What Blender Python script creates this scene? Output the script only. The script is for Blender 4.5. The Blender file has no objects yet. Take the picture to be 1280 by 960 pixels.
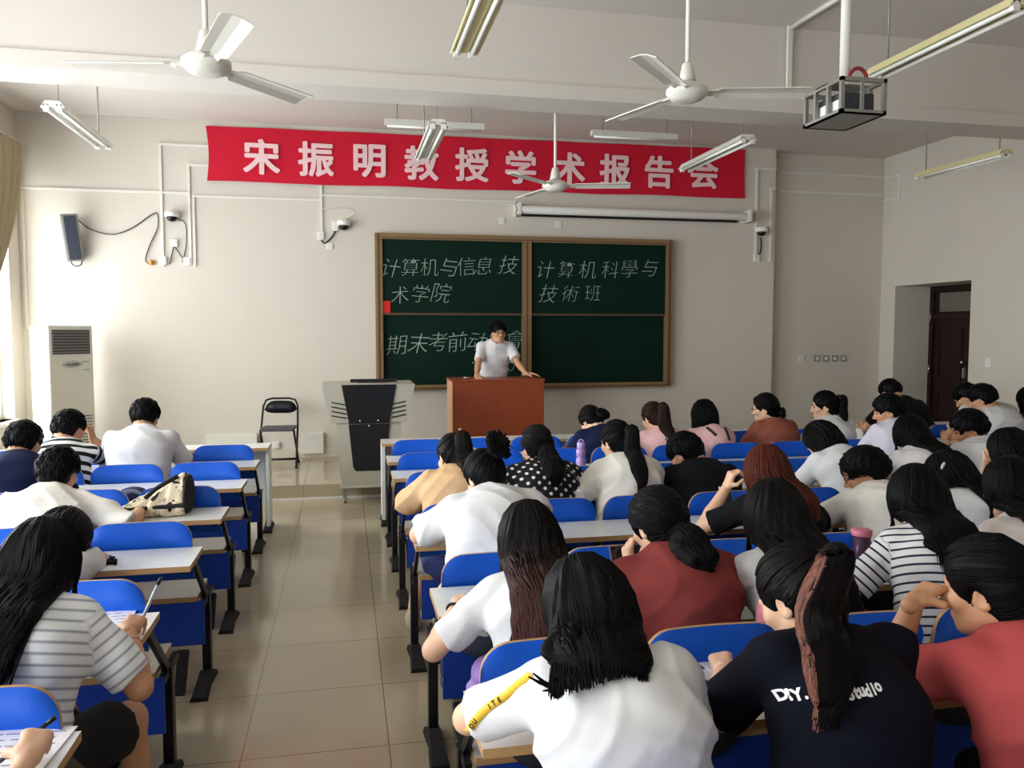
import bpy, bmesh, math, random
import numpy as np
from mathutils import Vector, Matrix
from mathutils.bvhtree import BVHTree

random.seed(7)
SC = bpy.context.scene
COL = SC.collection
R = math.radians

# ------------------------------------------------------------------ camera
FPX = 1000.0
CAM_H = 1.75
TH = math.atan(.066)
PS = math.atan(.209 * math.cos(TH))
cF = Vector((math.sin(PS) * math.cos(TH), math.cos(PS) * math.cos(TH), -math.sin(TH)))
cR = Vector((math.cos(PS), -math.sin(PS), 0))
cU = cR.cross(cF)
cC = Vector((0, 0, CAM_H))
cam_data = bpy.data.cameras.new('camera')
cam_data.sensor_width = 36
cam_data.lens = 36 * FPX / 1280
cam_data.clip_start = .05
cam = bpy.data.objects.new('camera', cam_data)
COL.objects.link(cam)
cam.matrix_world = Matrix(((cR.x, cU.x, -cF.x, cC.x), (cR.y, cU.y, -cF.y, cC.y), (cR.z, cU.z, -cF.z, cC.z), (0, 0, 0, 1)))
SC.camera = cam


def ray(u, v): return cF + cR * ((u - 640) / FPX) - cU * ((v - 480) / FPX)
def pY(u, v, y): d = ray(u, v); return cC + d * ((y - cC.y) / d.y)
def pZ(u, v, z): d = ray(u, v); return cC + d * ((z - cC.z) / d.z)
def pX(u, v, x): d = ray(u, v); return cC + d * ((x - cC.x) / d.x)


# ------------------------------------------------------------------ light
SKY = 15.7
world = bpy.data.worlds.new('overcast_sky'); SC.world = world
world.use_nodes = True
bg = world.node_tree.nodes['Background']
bg.inputs['Color'].default_value = (.96, .975, 1.0, 1)
bg.inputs['Strength'].default_value = SKY
SC.view_settings.view_transform = 'Standard'
SC.view_settings.look = 'None'
SC.view_settings.exposure = 0.0
SC.view_settings.gamma = 1
SC.view_settings.use_curve_mapping = False
SC.cycles.use_denoising = True
SC.cycles.max_bounces = 9
SC.cycles.diffuse_bounces = 6
SC.cycles.transparent_max_bounces = 8
SC.cycles.caustics_reflective = False
SC.cycles.caustics_refractive = False
SC.cycles.sample_clamp_indirect = 6

XL, XR, YF, YA, ZC, YB = -3.7, 7.82, 10.4, 10.6, 4.29, -3.2
WINS = [(7.75, 10.06), (4.35, 6.75), (1.0, 3.4), (-2.2, 0.2)]
WZ0, WZ1 = .75, 3.45
for (a, b) in WINS:                       # light portals: they only guide the sampling of the sky through the windows
    ld = bpy.data.lights.new('window_portal', 'AREA'); ld.shape = 'RECTANGLE'
    ld.size = b - a; ld.size_y = WZ1 - WZ0
    ld.cycles.is_portal = True
    lo = bpy.data.objects.new('window_portal', ld); COL.objects.link(lo)
    lo.location = (XL - .26, (a + b) / 2, (WZ0 + WZ1) / 2)
    lo.rotation_euler = (R(90), 0, R(-90))


# ------------------------------------------------------------------ materials
def lin(h):
    if not isinstance(h, str): return tuple(h) + (1,)
    h = h.lstrip('#'); o = []
    for i in (0, 2, 4):
        c = int(h[i:i + 2], 16) / 255
        o.append(c / 12.92 if c <= .04045 else ((c + .055) / 1.055) ** 2.4)
    return tuple(o) + (1,)


def mat(name, col, rough=.6, metal=0, spec=.4, bump=0, bscale=60, var=0, vscale=4, detail=4, stretch=None, coat=0, coord='Object'):
    m = bpy.data.materials.new(name); m.use_nodes = True
    nt = m.node_tree; b = nt.nodes['Principled BSDF']
    c = lin(col)
    b.inputs['Base Color'].default_value = c
    b.inputs['Roughness'].default_value = rough
    b.inputs['Metallic'].default_value = metal
    b.inputs['Specular IOR Level'].default_value = spec
    if coat: b.inputs['Coat Weight'].default_value = coat; b.inputs['Coat Roughness'].default_value = .08
    if bump or var:
        tc = nt.nodes.new('ShaderNodeTexCoord'); mp = nt.nodes.new('ShaderNodeMapping')
        nt.links.new(tc.outputs[coord], mp.inputs['Vector'])
        if stretch: mp.inputs['Scale'].default_value = stretch
    if var:
        n = nt.nodes.new('ShaderNodeTexNoise'); n.inputs['Scale'].default_value = vscale; n.inputs['Detail'].default_value = detail
        nt.links.new(mp.outputs[0], n.inputs['Vector'])
        r = nt.nodes.new('ShaderNodeMapRange'); r.inputs[1].default_value = .25; r.inputs[2].default_value = .75
        r.inputs[3].default_value = 1 - var; r.inputs[4].default_value = 1 + var
        nt.links.new(n.outputs[0], r.inputs[0])
        mx = nt.nodes.new('ShaderNodeMix'); mx.data_type = 'RGBA'; mx.blend_type = 'MULTIPLY'; mx.inputs[0].default_value = 1
        mx.inputs[6].default_value = c
        nt.links.new(r.outputs[0], mx.inputs[7]); nt.links.new(mx.outputs[2], b.inputs['Base Color'])
    if bump:
        n2 = nt.nodes.new('ShaderNodeTexNoise'); n2.inputs['Scale'].default_value = bscale; n2.inputs['Detail'].default_value = 3
        nt.links.new(mp.outputs[0], n2.inputs['Vector'])
        bp = nt.nodes.new('ShaderNodeBump'); bp.inputs['Strength'].default_value = bump; bp.inputs['Distance'].default_value = .01
        nt.links.new(n2.outputs[0], bp.inputs['Height']); nt.links.new(bp.outputs[0], b.inputs['Normal'])
    return m


def nodes(m): return m.node_tree, m.node_tree.nodes['Principled BSDF']


def stripe_mat(name, base, dark, period, width, phase=0.0, soft=.05):
    m = mat(name, base, .85, spec=.15); nt, b = nodes(m)
    at = nt.nodes.new('ShaderNodeAttribute'); at.attribute_name = 'along'
    def mth(op, a, bb):
        n = nt.nodes.new('ShaderNodeMath'); n.operation = op
        for i, x in enumerate((a, bb)):
            if isinstance(x, (int, float)): n.inputs[i].default_value = x
            else: nt.links.new(x, n.inputs[i])
        return n.outputs[0]
    f = mth('FRACT', mth('ADD', mth('DIVIDE', at.outputs['Fac'], period), phase + 50), 0)
    tri = mth('ABSOLUTE', mth('SUBTRACT', f, .5), 0)
    mr = nt.nodes.new('ShaderNodeMapRange'); mr.inputs[1].default_value = width / 2 - soft; mr.inputs[2].default_value = width / 2 + soft
    mr.inputs[3].default_value = 1; mr.inputs[4].default_value = 0
    nt.links.new(tri, mr.inputs[0])
    mx = nt.nodes.new('ShaderNodeMix'); mx.data_type = 'RGBA'
    mx.inputs[6].default_value = lin(base); mx.inputs[7].default_value = lin(dark)
    nt.links.new(mr.outputs[0], mx.inputs[0]); nt.links.new(mx.outputs[2], b.inputs['Base Color'])
    return m


def dot_mat(name, base, dot, scale):
    m = mat(name, base, .7, spec=.2); nt, b = nodes(m)
    a1 = nt.nodes.new('ShaderNodeAttribute'); a1.attribute_name = 'along'
    a2 = nt.nodes.new('ShaderNodeAttribute'); a2.attribute_name = 'across'
    cb = nt.nodes.new('ShaderNodeCombineXYZ')
    nt.links.new(a1.outputs['Fac'], cb.inputs[0]); nt.links.new(a2.outputs['Fac'], cb.inputs[1])
    mp = nt.nodes.new('ShaderNodeMapping'); mp.inputs['Rotation'].default_value = (0, 0, R(45)); mp.inputs['Scale'].default_value = (scale, scale, 1)
    nt.links.new(cb.outputs[0], mp.inputs[0])
    v = nt.nodes.new('ShaderNodeTexVoronoi'); v.voronoi_dimensions = '2D'; v.inputs['Randomness'].default_value = 0; v.inputs['Scale'].default_value = 1
    nt.links.new(mp.outputs[0], v.inputs['Vector'])
    mr = nt.nodes.new('ShaderNodeMapRange'); mr.inputs[1].default_value = .17; mr.inputs[2].default_value = .25; mr.inputs[3].default_value = 1; mr.inputs[4].default_value = 0
    nt.links.new(v.outputs['Distance'], mr.inputs[0])
    mx = nt.nodes.new('ShaderNodeMix'); mx.data_type = 'RGBA'; mx.inputs[6].default_value = lin(base); mx.inputs[7].default_value = lin(dot)
    nt.links.new(mr.outputs[0], mx.inputs[0]); nt.links.new(mx.outputs[2], b.inputs['Base Color'])
    return m


def hair_mat(name, col, tip=None):
    m = mat(name, col, .5, spec=.09); nt, b = nodes(m)
    tc = nt.nodes.new('ShaderNodeTexCoord'); mp = nt.nodes.new('ShaderNodeMapping'); mp.inputs['Scale'].default_value = (90, 90, 5)
    nt.links.new(tc.outputs['Object'], mp.inputs[0])
    n = nt.nodes.new('ShaderNodeTexNoise'); n.inputs['Scale'].default_value = 1; n.inputs['Detail'].default_value = 2
    nt.links.new(mp.outputs[0], n.inputs['Vector'])
    rp = nt.nodes.new('ShaderNodeValToRGB'); c = lin(col)
    rp.color_ramp.elements[0].position = .3; rp.color_ramp.elements[0].color = tuple(x * .6 for x in c[:3]) + (1,)
    rp.color_ramp.elements[1].position = .75; rp.color_ramp.elements[1].color = tuple(x * 1.35 for x in c[:3]) + (1,)
    nt.links.new(n.outputs[0], rp.inputs[0])
    if tip:
        at = nt.nodes.new('ShaderNodeAttribute'); at.attribute_name = 'along'
        mr = nt.nodes.new('ShaderNodeMapRange'); mr.inputs[1].default_value = .12; mr.inputs[2].default_value = .42
        nt.links.new(at.outputs['Fac'], mr.inputs[0])
        mx = nt.nodes.new('ShaderNodeMix'); mx.data_type = 'RGBA'; mx.inputs[7].default_value = lin(tip)
        nt.links.new(mr.outputs[0], mx.inputs[0]); nt.links.new(rp.outputs[0], mx.inputs[6]); nt.links.new(mx.outputs[2], b.inputs['Base Color'])
    else:
        nt.links.new(rp.outputs[0], b.inputs['Base Color'])
    return m


M = {}
M['wall'] = mat('wall_paint', '#d1cac0', .85, spec=.15, bump=.06, bscale=90, var=.02, vscale=1.1)
M['ceiling'] = mat('ceiling_paint', '#d0cac3', .9, spec=.1, bump=.05, bscale=60, var=.015, vscale=.8)
M['white'] = mat('white_plastic', '#e4e3dd', .45)
M['trunk'] = mat('white_trunking', '#dedcd4', .5)
M['cream'] = mat('aged_cream_enamel', '#d9cf9f', .45)
M['enamel'] = mat('white_enamel', '#d8d6cd', .4, var=.03)
M['grey'] = mat('grey_metal', '#8c8b85', .45, .3)
M['dgrey'] = mat('dark_grey_plastic', '#3b3d42', .5)
M['black'] = mat('black_metal', '#15151a', .42, .2)
M['rubber'] = mat('black_rubber', '#111114', .7)
M['tube'] = mat('unlit_tube_glass', '#eeeeea', .2)
M['chrome'] = mat('chrome', '#c9cbcd', .2, 1)
M['desk'] = mat('white_desk_laminate', '#d9dad8', .32, spec=.5, var=.02, vscale=9)
M['edge'] = mat('tan_edge_band', '#b08a5c', .5, var=.06, vscale=30)
M['seat'] = mat('grey_seat_laminate', '#a9a59a', .4, var=.03, vscale=12)
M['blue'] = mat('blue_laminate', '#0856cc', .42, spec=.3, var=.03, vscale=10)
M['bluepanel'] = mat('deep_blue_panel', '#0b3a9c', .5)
M['board'] = mat('green_chalkboard', '#07231a', .6, spec=.12, var=.10, vscale=1.6, bump=.03, bscale=120)
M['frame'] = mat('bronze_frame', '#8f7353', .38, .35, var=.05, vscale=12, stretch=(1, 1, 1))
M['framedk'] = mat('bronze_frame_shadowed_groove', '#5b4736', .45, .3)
M['chalk'] = mat('chalk', '#9db1a6', .95, spec=.05)
M['red'] = mat('red_banner_cloth', '#c81e36', .75, spec=.15, bump=.05, bscale=40, var=.03, vscale=3)
M['bannertext'] = mat('banner_lettering', '#ecc9cc', .7)
M['redpaper'] = mat('red_paper', '#c9241f', .8)
M['wood'] = mat('red_brown_veneer', '#8f4326', .38, spec=.4, var=.14, vscale=5, stretch=(9, 9, .7), detail=6)
M['woodlt'] = mat('pale_veneer', '#c99a78', .4, var=.08, vscale=6, stretch=(9, 9, .7))
M['pod'] = mat('beige_grey_steel', '#b4b0a2', .42, .1)
M['podblk'] = mat('black_cabinet_steel', '#14161b', .35)
M['door'] = mat('maroon_door_paint', '#220c0b', .42, var=.1, vscale=6, stretch=(8, 8, .6))
M['frost'] = mat('frosted_pane', '#6f6a60', .35, var=.15, vscale=30)
M['curtain'] = mat('beige_curtain', '#c0b394', .9, spec=.1, bump=.1, bscale=150, var=.05, vscale=20)
M['ac'] = mat('ac_white_panel', '#dddbd0', .4)
M['acgrille'] = mat('ac_dark_grille', '#4a4d52', .5)
M['paper'] = mat('exam_paper', '#e9e6ea', .9, spec=.1)
M['ink'] = mat('printed_ink', '#7d7a8c', .9)
M['orange'] = mat('orange_plug', '#d99a3a', .5)
M['lens'] = mat('dark_dome', '#0c0c0e', .08)

# floor tiles: glossy beige, joints on a .6 m grid
m = mat('polished_floor_tiles', '#a99c84', .13, spec=.55, var=.05, vscale=2.2, coord='Object'); nt, b = nodes(m)
tc = nt.nodes.new('ShaderNodeTexCoord'); mp = nt.nodes.new('ShaderNodeMapping'); mp.inputs['Location'].default_value = (.44, .28, 0)
nt.links.new(tc.outputs['Object'], mp.inputs[0])
bk = nt.nodes.new('ShaderNodeTexBrick'); bk.offset = 0; bk.inputs['Scale'].default_value = 1
bk.inputs['Brick Width'].default_value = .6; bk.inputs['Row Height'].default_value = .6; bk.inputs['Mortar Size'].default_value = .003
bk.inputs['Color1'].default_value = (1, 1, 1, 1); bk.inputs['Color2'].default_value = (.93, .93, .92, 1); bk.inputs['Mortar'].default_value = (.45, .42, .38, 1)
nt.links.new(mp.outputs[0], bk.inputs['Vector'])
old = b.inputs['Base Color'].links[0].from_socket
mx = nt.nodes.new('ShaderNodeMix'); mx.data_type = 'RGBA'; mx.blend_type = 'MULTIPLY'; mx.inputs[0].default_value = 1
nt.links.new(old, mx.inputs[6]); nt.links.new(bk.outputs[0], mx.inputs[7]); nt.links.new(mx.outputs[2], b.inputs['Base Color'])
M['floor'] = m
# clear window pane
m = bpy.data.materials.new('window_glass'); m.use_nodes = True; nt = m.node_tree; nt.nodes.clear()
o_ = nt.nodes.new('ShaderNodeOutputMaterial'); t_ = nt.nodes.new('ShaderNodeBsdfTransparent'); g_ = nt.nodes.new('ShaderNodeBsdfGlossy'); x_ = nt.nodes.new('ShaderNodeMixShader')
t_.inputs[0].default_value = (.95, .97, .96, 1); g_.inputs['Roughness'].default_value = .02; x_.inputs[0].default_value = .06
nt.links.new(t_.outputs[0], x_.inputs[1]); nt.links.new(g_.outputs[0], x_.inputs[2]); nt.links.new(x_.outputs[0], o_.inputs[0])
M['glass'] = m
# small helper for coloured things
_cm = {}
def cmat(col, rough=.6, name='painted', **k):
    key = (col, rough, name)
    if key not in _cm: _cm[key] = mat(name, col, rough, **k)
    return _cm[key]


# ------------------------------------------------------------------ object helpers
def tag(o, label=None, cat=None, group=None, kind=None):
    if label: o['label'] = label
    if cat: o['category'] = cat
    if group: o['group'] = group
    if kind: o['kind'] = kind
    return o


def thing(name, label, cat, loc=(0, 0, 0), rz=0, group=None):
    o = bpy.data.objects.new(name, None); COL.objects.link(o)
    o.empty_display_size = .1
    o.location = loc; o.rotation_euler = (0, 0, rz)
    return tag(o, label, cat, group)


class MB:
    """collects shapes and links them as ONE mesh object"""
    def __init__(s): s.v = []; s.f = []; s.m = []; s.sm = []

    def add(s, vs, fs, mi=0, smooth=False, mx=None):
        n = len(s.v)
        for p in vs:
            p = Vector(p)
            s.v.append(tuple(mx @ p if mx else p))
        for f in fs: s.f.append(tuple(i + n for i in f)); s.m.append(mi); s.sm.append(smooth)
        return s

    def box(s, a, b, mi=0, mx=None, bev=0, mi_side=None):
        x0, y0, z0 = a; x1, y1, z1 = b
        if bev:
            bm = bmesh.new(); bmesh.ops.create_cube(bm, size=1)
            for v in bm.verts: v.co = Vector(((x0 + x1) / 2 + v.co.x * (x1 - x0), (y0 + y1) / 2 + v.co.y * (y1 - y0), (z0 + z1) / 2 + v.co.z * (z1 - z0)))
            bmesh.ops.bevel(bm, geom=bm.edges[:], offset=bev, segments=2, affect='EDGES', profile=.6)
            bm.normal_update()
            bm.verts.index_update()
            vs = [v.co.copy() for v in bm.verts]
            for f in bm.faces:
                mm = mi if (mi_side is None or f.normal.z > .7) else mi_side
                s.add([], [], 0)
            n = len(s.v)
            for p in vs: s.v.append(tuple(mx @ p if mx else p))
            for f in bm.faces:
                s.f.append(tuple(v.index + n for v in f.verts)); s.m.append(mi if (mi_side is None or abs(f.normal.z) > .8) else mi_side); s.sm.append(False)
            bm.free(); return s
        vs = [(x0, y0, z0), (x1, y0, z0), (x1, y1, z0), (x0, y1, z0), (x0, y0, z1), (x1, y0, z1), (x1, y1, z1), (x0, y1, z1)]
        ms = mi if mi_side is None else mi_side
        s.add(vs, [(3, 2, 1, 0), (4, 5, 6, 7)], mi, False, mx)
        n = len(s.v) - 8
        for f in [(0, 1, 5, 4), (1, 2, 6, 5), (2, 3, 7, 6), (3, 0, 4, 7)]:
            s.f.append(tuple(i + n for i in f)); s.m.append(ms); s.sm.append(False)
        return s

    def prism(s, poly, h0, h1, axis='z', mi=0, mx=None):
        """poly: 2D outline, extruded along axis"""
        def pt(p, h):
            return {'z': (p[0], p[1], h), 'y': (p[0], h, p[1]), 'x': (h, p[0], p[1])}[axis]
        n = len(poly)
        vs = [pt(p, h0) for p in poly] + [pt(p, h1) for p in poly]
        fs = [tuple(range(n))[::-1], tuple(range(n, 2 * n))] + [(i, (i + 1) % n, n + (i + 1) % n, n + i) for i in range(n)]
        return s.add(vs, fs, mi, False, mx)

    def tube(s, pts, r, n=8, mi=0, cap=True, mx=None, smooth=True):
        pts = [Vector(p) for p in pts]
        rs = r if isinstance(r, (list, tuple)) else [r] * len(pts)
        vs = []; prev = None
        for i, p in enumerate(pts):
            t = (pts[min(i + 1, len(pts) - 1)] - pts[max(i - 1, 0)]).normalized()
            if prev is None:
                a = Vector((0, 0, 1)) if abs(t.z) < .9 else Vector((1, 0, 0))
                nx = t.cross(a).normalized()
            else:
                nx = (prev - t * prev.dot(t))
                nx = nx.normalized() if nx.length > 1e-6 else t.orthogonal().normalized()
            prev = nx; ny = t.cross(nx)
            for k in range(n):
                a = 2 * math.pi * k / n
                vs.append(p + (nx * math.cos(a) + ny * math.sin(a)) * rs[i])
        fs = []
        for i in range(len(pts) - 1):
            for k in range(n):
                fs.append((i * n + k, i * n + (k + 1) % n, (i + 1) * n + (k + 1) % n, (i + 1) * n + k))
        s.add(vs, fs, mi, smooth, mx)
        if cap:
            b0 = len(s.v) - len(vs)
            s.f.append(tuple(b0 + k for k in range(n))[::-1]); s.m.append(mi); s.sm.append(False)
            e = b0 + (len(pts) - 1) * n
            s.f.append(tuple(e + k for k in range(n))); s.m.append(mi); s.sm.append(False)
        return s

    def lathe(s, prof, n=24, mi=0, mx=None, smooth=True):
        vs = []; fs = []
        for (r, z) in prof:
            for k in range(n):
                a = 2 * math.pi * k / n; vs.append((r * math.cos(a), r * math.sin(a), z))
        for i in range(len(prof) - 1):
            for k in range(n):
                fs.append((i * n + k, i * n + (k + 1) % n, (i + 1) * n + (k + 1) % n, (i + 1) * n + k))
        fs.append(tuple(range(n))[::-1]); fs.append(tuple((len(prof) - 1) * n + k for k in range(n)))
        return s.add(vs, fs, mi, smooth, mx)

    def ball(s, c, r, n=14, mi=0, mx=None):
        rx, ry, rz = r if isinstance(r, (tuple, list)) else (r, r, r)
        vs = [(c[0], c[1], c[2] - rz)]; fs = []; h = n // 2
        for i in range(1, h):
            t = math.pi * i / h
            for k in range(n):
                a = 2 * math.pi * k / n
                vs.append((c[0] + rx * math.sin(t) * math.cos(a), c[1] + ry * math.sin(t) * math.sin(a), c[2] - rz * math.cos(t)))
        vs.append((c[0], c[1], c[2] + rz)); e = len(vs) - 1
        for k in range(n):
            fs.append((0, 1 + (k + 1) % n, 1 + k)); fs.append((e, e - n + k, e - n + (k + 1) % n))
        for i in range(h - 2):
            for k in range(n):
                fs.append((1 + i * n + k, 1 + i * n + (k + 1) % n, 1 + (i + 1) * n + (k + 1) % n, 1 + (i + 1) * n + k))
        return s.add(vs, fs, mi, True, mx)

    def build(s, name, mats, parent=None):
        me = bpy.data.meshes.new(name)
        me.from_pydata(s.v, [], s.f)
        for m_ in (mats if isinstance(mats, (list, tuple)) else [mats]): me.materials.append(m_)
        me.polygons.foreach_set('material_index', s.m)
        me.polygons.foreach_set('use_smooth', s.sm)
        me.update()
        o = bpy.data.objects.new(name, me); COL.objects.link(o)
        if parent: o.parent = parent
        return o


def struct(name, mb, mats, parent=None):
    o = mb.build(name, mats, parent); o['kind'] = 'structure'; return o


_dg = bpy.context.evaluated_depsgraph_get
def text_mesh(txt, size, offset=0.0, extrude=.001):
    """glyph outlines as (verts, faces), centred on their own box"""
    c = bpy.data.curves.new('lettering', 'FONT'); c.body = txt; c.size = size; c.offset = offset; c.extrude = extrude
    c.align_x = 'LEFT'; c.resolution_u = 3
    o = bpy.data.objects.new('lettering', c); COL.objects.link(o)
    me = bpy.data.meshes.new_from_object(o.evaluated_get(_dg()))
    vs = [v.co.copy() for v in me.vertices]; fs = [tuple(p.vertices) for p in me.polygons]
    bpy.data.objects.remove(o); bpy.data.meshes.remove(me); bpy.data.curves.remove(c)
    if vs:
        x0 = min(v.x for v in vs); x1 = max(v.x for v in vs); y0 = min(v.y for v in vs); y1 = max(v.y for v in vs)
        ce = Vector(((x0 + x1) / 2, (y0 + y1) / 2, 0)); vs = [v - ce for v in vs]
    return vs, fs


def wallmx(c, rot=0.0, shear=0.0):
    """text plane -> wall facing the room (-Y)"""
    return Matrix.Translation(c) @ Matrix(((1, shear, 0, 0), (0, 0, -1, 0), (0, 1, 0, 0), (0, 0, 0, 1))) @ Matrix.Rotation(rot, 4, 'Z')

# ================================================================== THE ROOM
struct('floor', MB().box((XL - .3, YB - .3, -.12), (XR + 1.6, YA + .3, 0)), M['floor'])
struct('ceiling', MB().box((XL - .3, YB - .3, ZC), (XR + 1.6, YA + .3, ZC + .15)), M['ceiling'])
struct('wall_front', MB().box((XL - .3, YF, 0), (5.95, YA + .2, ZC)), M['wall'])
struct('wall_alcove', MB().box((5.95, YA, 0), (XR + 1.6, YA + .2, ZC)), M['wall'])
struct('wall_back', MB().box((XL - .3, YB - .2, 0), (XR + 1.6, YB, ZC)), M['wall'])
# left wall with window openings
w = MB()
w.box((XL - .24, YB, 0), (XL, YF, WZ0)); w.box((XL - .24, YB, WZ1), (XL, YF, ZC))
ys = [YB] + [q for p in sorted(WINS) for q in p] + [YF]
for i in range(0, len(ys), 2): w.box((XL - .24, ys[i], WZ0), (XL, ys[i + 1], WZ1))
struct('wall_left', w, M['wall'])
# right wall with a deep door recess
DY0, DY1, DZ = 8.84, 10.28, 2.40
w = MB()
w.box((XR, YB, 0), (XR + .75, DY0, ZC)); w.box((XR, DY1, 0), (XR + .75, YA, ZC)); w.box((XR, DY0, DZ), (XR + .75, DY1, ZC))
struct('wall_right', w, M['wall'])
struct('wall_corridor', MB().box((XR + .75, DY0 - .2, 0), (XR + .85, DY1 + .2, DZ + .2)), M['wall'])
# beam across the ceiling
b = MB(); b.box((XL, 6.27, 3.7), (XR, 6.66, ZC)); b.box((XL, 6.25, 3.585), (XR, 6.66, 3.7))
struct('trim_1', b, M['ceiling'])
b = MB(); b.box((XL, .3, 3.6), (XR, .75, ZC)); struct('trim_2', b, M['ceiling'])
# platform with pale nosing
struct('floor_platform', MB().box((XL, 8.5, 0), (XR, YA, .155)), M['floor'])
struct('trim_3', MB().box((XL, 8.475, 0), (XR, 8.499, .022)), M['trunk'])
struct('baseboard_front', MB().box((XL, YF - .012, .155), (5.95, YF - .001, .255)), cmat('#cfc8b8', .3, 'skirting_tile'))
# windows
for i, (a, bb) in enumerate(sorted(WINS, reverse=True)):
    f = MB()
    x0, x1 = XL - .19, XL - .13
    for (ya, yb) in ((a, a + .06), (bb - .06, bb), ((a + bb) / 2 - .03, (a + bb) / 2 + .03)): f.box((x0, ya, WZ0), (x1, yb, WZ1))
    for z in (WZ0, WZ1 - .06, 2.62): f.box((x0, a + .06, z), (x1, bb - .06, z + .06))
    fo = struct('window_%d' % (i + 1), f, M['white'])
    g = MB().box((XL - .163, a + .05, WZ0 + .05), (XL - .157, bb - .05, WZ1 - .05)).build('window_pane', M['glass'], fo)
    s = MB().box((XL - .13, a, WZ0 - .04), (XL + .06, bb, WZ0)).build('window_sill', M['white'], fo)
# door leaf inside the recess
dx = pY(1165, 420, DY1 - .02).x
d = MB(); d.box((dx, DY0, 0), (dx + .05, DY1, DZ))
do = struct('door_1', d, M['door'])
f = MB()
for (y0, y1, z0, z1) in ((DY1 - .07, DY1, 0, DZ), (DY0, DY0 + .07, 0, DZ), (DY0 + .07, DY1 - .07, DZ - .07, DZ), (DY0 + .07, DY1 - .07, 1.93, 2.0)):
    f.box((dx - .04, y0, z0), (dx, y1, z1))
f.build('door_frame', M['door'], do)
MB().box((dx - .012, DY0 + .16, 2.03), (dx - .001, DY1 - .17, DZ - .1)).build('transom_pane', M['frost'], do)
f = MB()
for (y0, y1) in ((DY1 - .62, DY1 - .16), (DY1 - 1.2, DY1 - .75)):
    for (z0, z1) in ((1.05, 1.8), (.25, .9)):
        f.box((dx - .018, y0, z0), (dx, y1, z0 + .03)); f.box((dx - .018, y0, z1 - .03), (dx, y1, z1))
        f.box((dx - .018, y0, z0 + .03), (dx, y0 + .03, z1 - .03)); f.box((dx - .018, y1 - .03, z0 + .03), (dx, y1, z1 - .03))
f.build('door_moulding', M['door'], do)
k = pX(1204, 453, dx - .03)
MB().ball((dx - .05, k.y, k.z), .028).tube([(dx - .05, k.y, k.z), (dx, k.y, k.z)], .012).build('door_knob', M['chrome'], do)
MB().box((dx - .03, k.y - .02, k.z - .22), (dx, k.y + .02, k.z - .08)).build('lock_plate', M['grey'], do)
for z in (1.95, 1.2, .4):
    MB().tube([(dx - .055, DY1 - .045, z - .06), (dx - .055, DY1 - .045, z + .06)], .014).build('hinge', M['chrome'], do)

# ================================================================== FRONT WALL FITTINGS
YW = YF - .001
# red banner, letters sewn on
c = [pY(257, 157, YW - .03), pY(932, 187, YW - .03), pY(931, 248, YW - .03), pY(259, 226, YW - .03)]
ban = MB(); N = 60; vs = []; fs = []
for i in range(N + 1):
    t = i / N
    top = c[0].lerp(c[1], t); bot = c[3].lerp(c[2], t)
    for j in range(7):
        p = top.lerp(bot, j / 6); p.y = YW - .03 + .008 * math.sin(t * 40 + j * .7) - .005 * (j == 6)
        if j == 6: p.z += .006 * math.sin(t * 25)
        if i == 0: p.x += .025 * math.sin(j / 6 * math.pi)
        if i == N: p.x -= .015 * math.sin(j / 6 * math.pi)
        vs.append(p)
for i in range(N):
    for j in range(6): fs.append((i * 7 + j, i * 7 + j + 1, (i + 1) * 7 + j + 1, (i + 1) * 7 + j))
n = len(vs); vs += [p + Vector((0, .004, 0)) for p in vs]; fs += [tuple(q + n for q in f[::-1]) for f in fs]
ban.add(vs, fs, 0, True)
bo = tag(ban.build('banner', M['red']), 'long red cloth banner with large pale characters above the chalkboard', 'banner')
for ch, (u, v) in zip('宋振明教授学术报告会', [(327, 196), (395, 199), (462, 201), (527, 204), (590, 206), (651, 209), (712, 211), (769, 213), (824, 215), (880, 216)]):
    p = pY(u, v, YW - .05)
    h = .44; let = MB()
    vv, ff = text_mesh(ch, h, .0, .002)
    for i_, (ox, oz) in enumerate(((0, 0), (.013, 0), (-.013, 0), (0, .011), (0, -.011), (.010, .008), (-.010, .008), (.010, -.008), (-.010, -.008))):
        let.add(vv, ff, 0, False, wallmx(p + Vector((ox, .0002 * i_, oz)), R(-.4)))
    let.build('banner_character', M['bannertext'], bo)

# sliding chalkboard
bx0, bx1, bz0, bz1 = .385, 4.37, 1.0, 2.985
by = 10.30
root = thing('chalkboard', 'green four-panel sliding chalkboard with bronze frame on the front wall', 'chalkboard', ((bx0 + bx1) / 2, by, bz0))
off = Vector(root.location)
def rel(a): return tuple(Vector(a) - off)
f = MB()
f.box(rel((bx0, by - .03, bz0)), rel((bx0 + .09, YF, bz1))); f.box(rel((bx1 - .09, by - .03, bz0)), rel((bx1, YF, bz1)))
f.box(rel((bx0 + .09, by - .03, bz1 - .075)), rel((bx1 - .09, YF, bz1))); f.box(rel((bx0 + .09, by - .05, bz0)), rel((bx1 - .09, YF, bz0 + .06)))
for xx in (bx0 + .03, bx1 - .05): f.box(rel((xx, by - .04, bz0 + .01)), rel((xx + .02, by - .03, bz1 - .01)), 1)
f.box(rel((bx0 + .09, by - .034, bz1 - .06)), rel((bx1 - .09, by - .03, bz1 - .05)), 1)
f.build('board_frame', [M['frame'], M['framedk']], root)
mxp = pY(658, 390, by).x
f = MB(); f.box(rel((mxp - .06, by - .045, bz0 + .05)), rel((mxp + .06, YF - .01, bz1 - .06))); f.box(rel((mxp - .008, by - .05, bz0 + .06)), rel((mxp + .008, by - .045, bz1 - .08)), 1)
f.build('centre_post', [M['frame'], M['framedk']], root)
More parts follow.
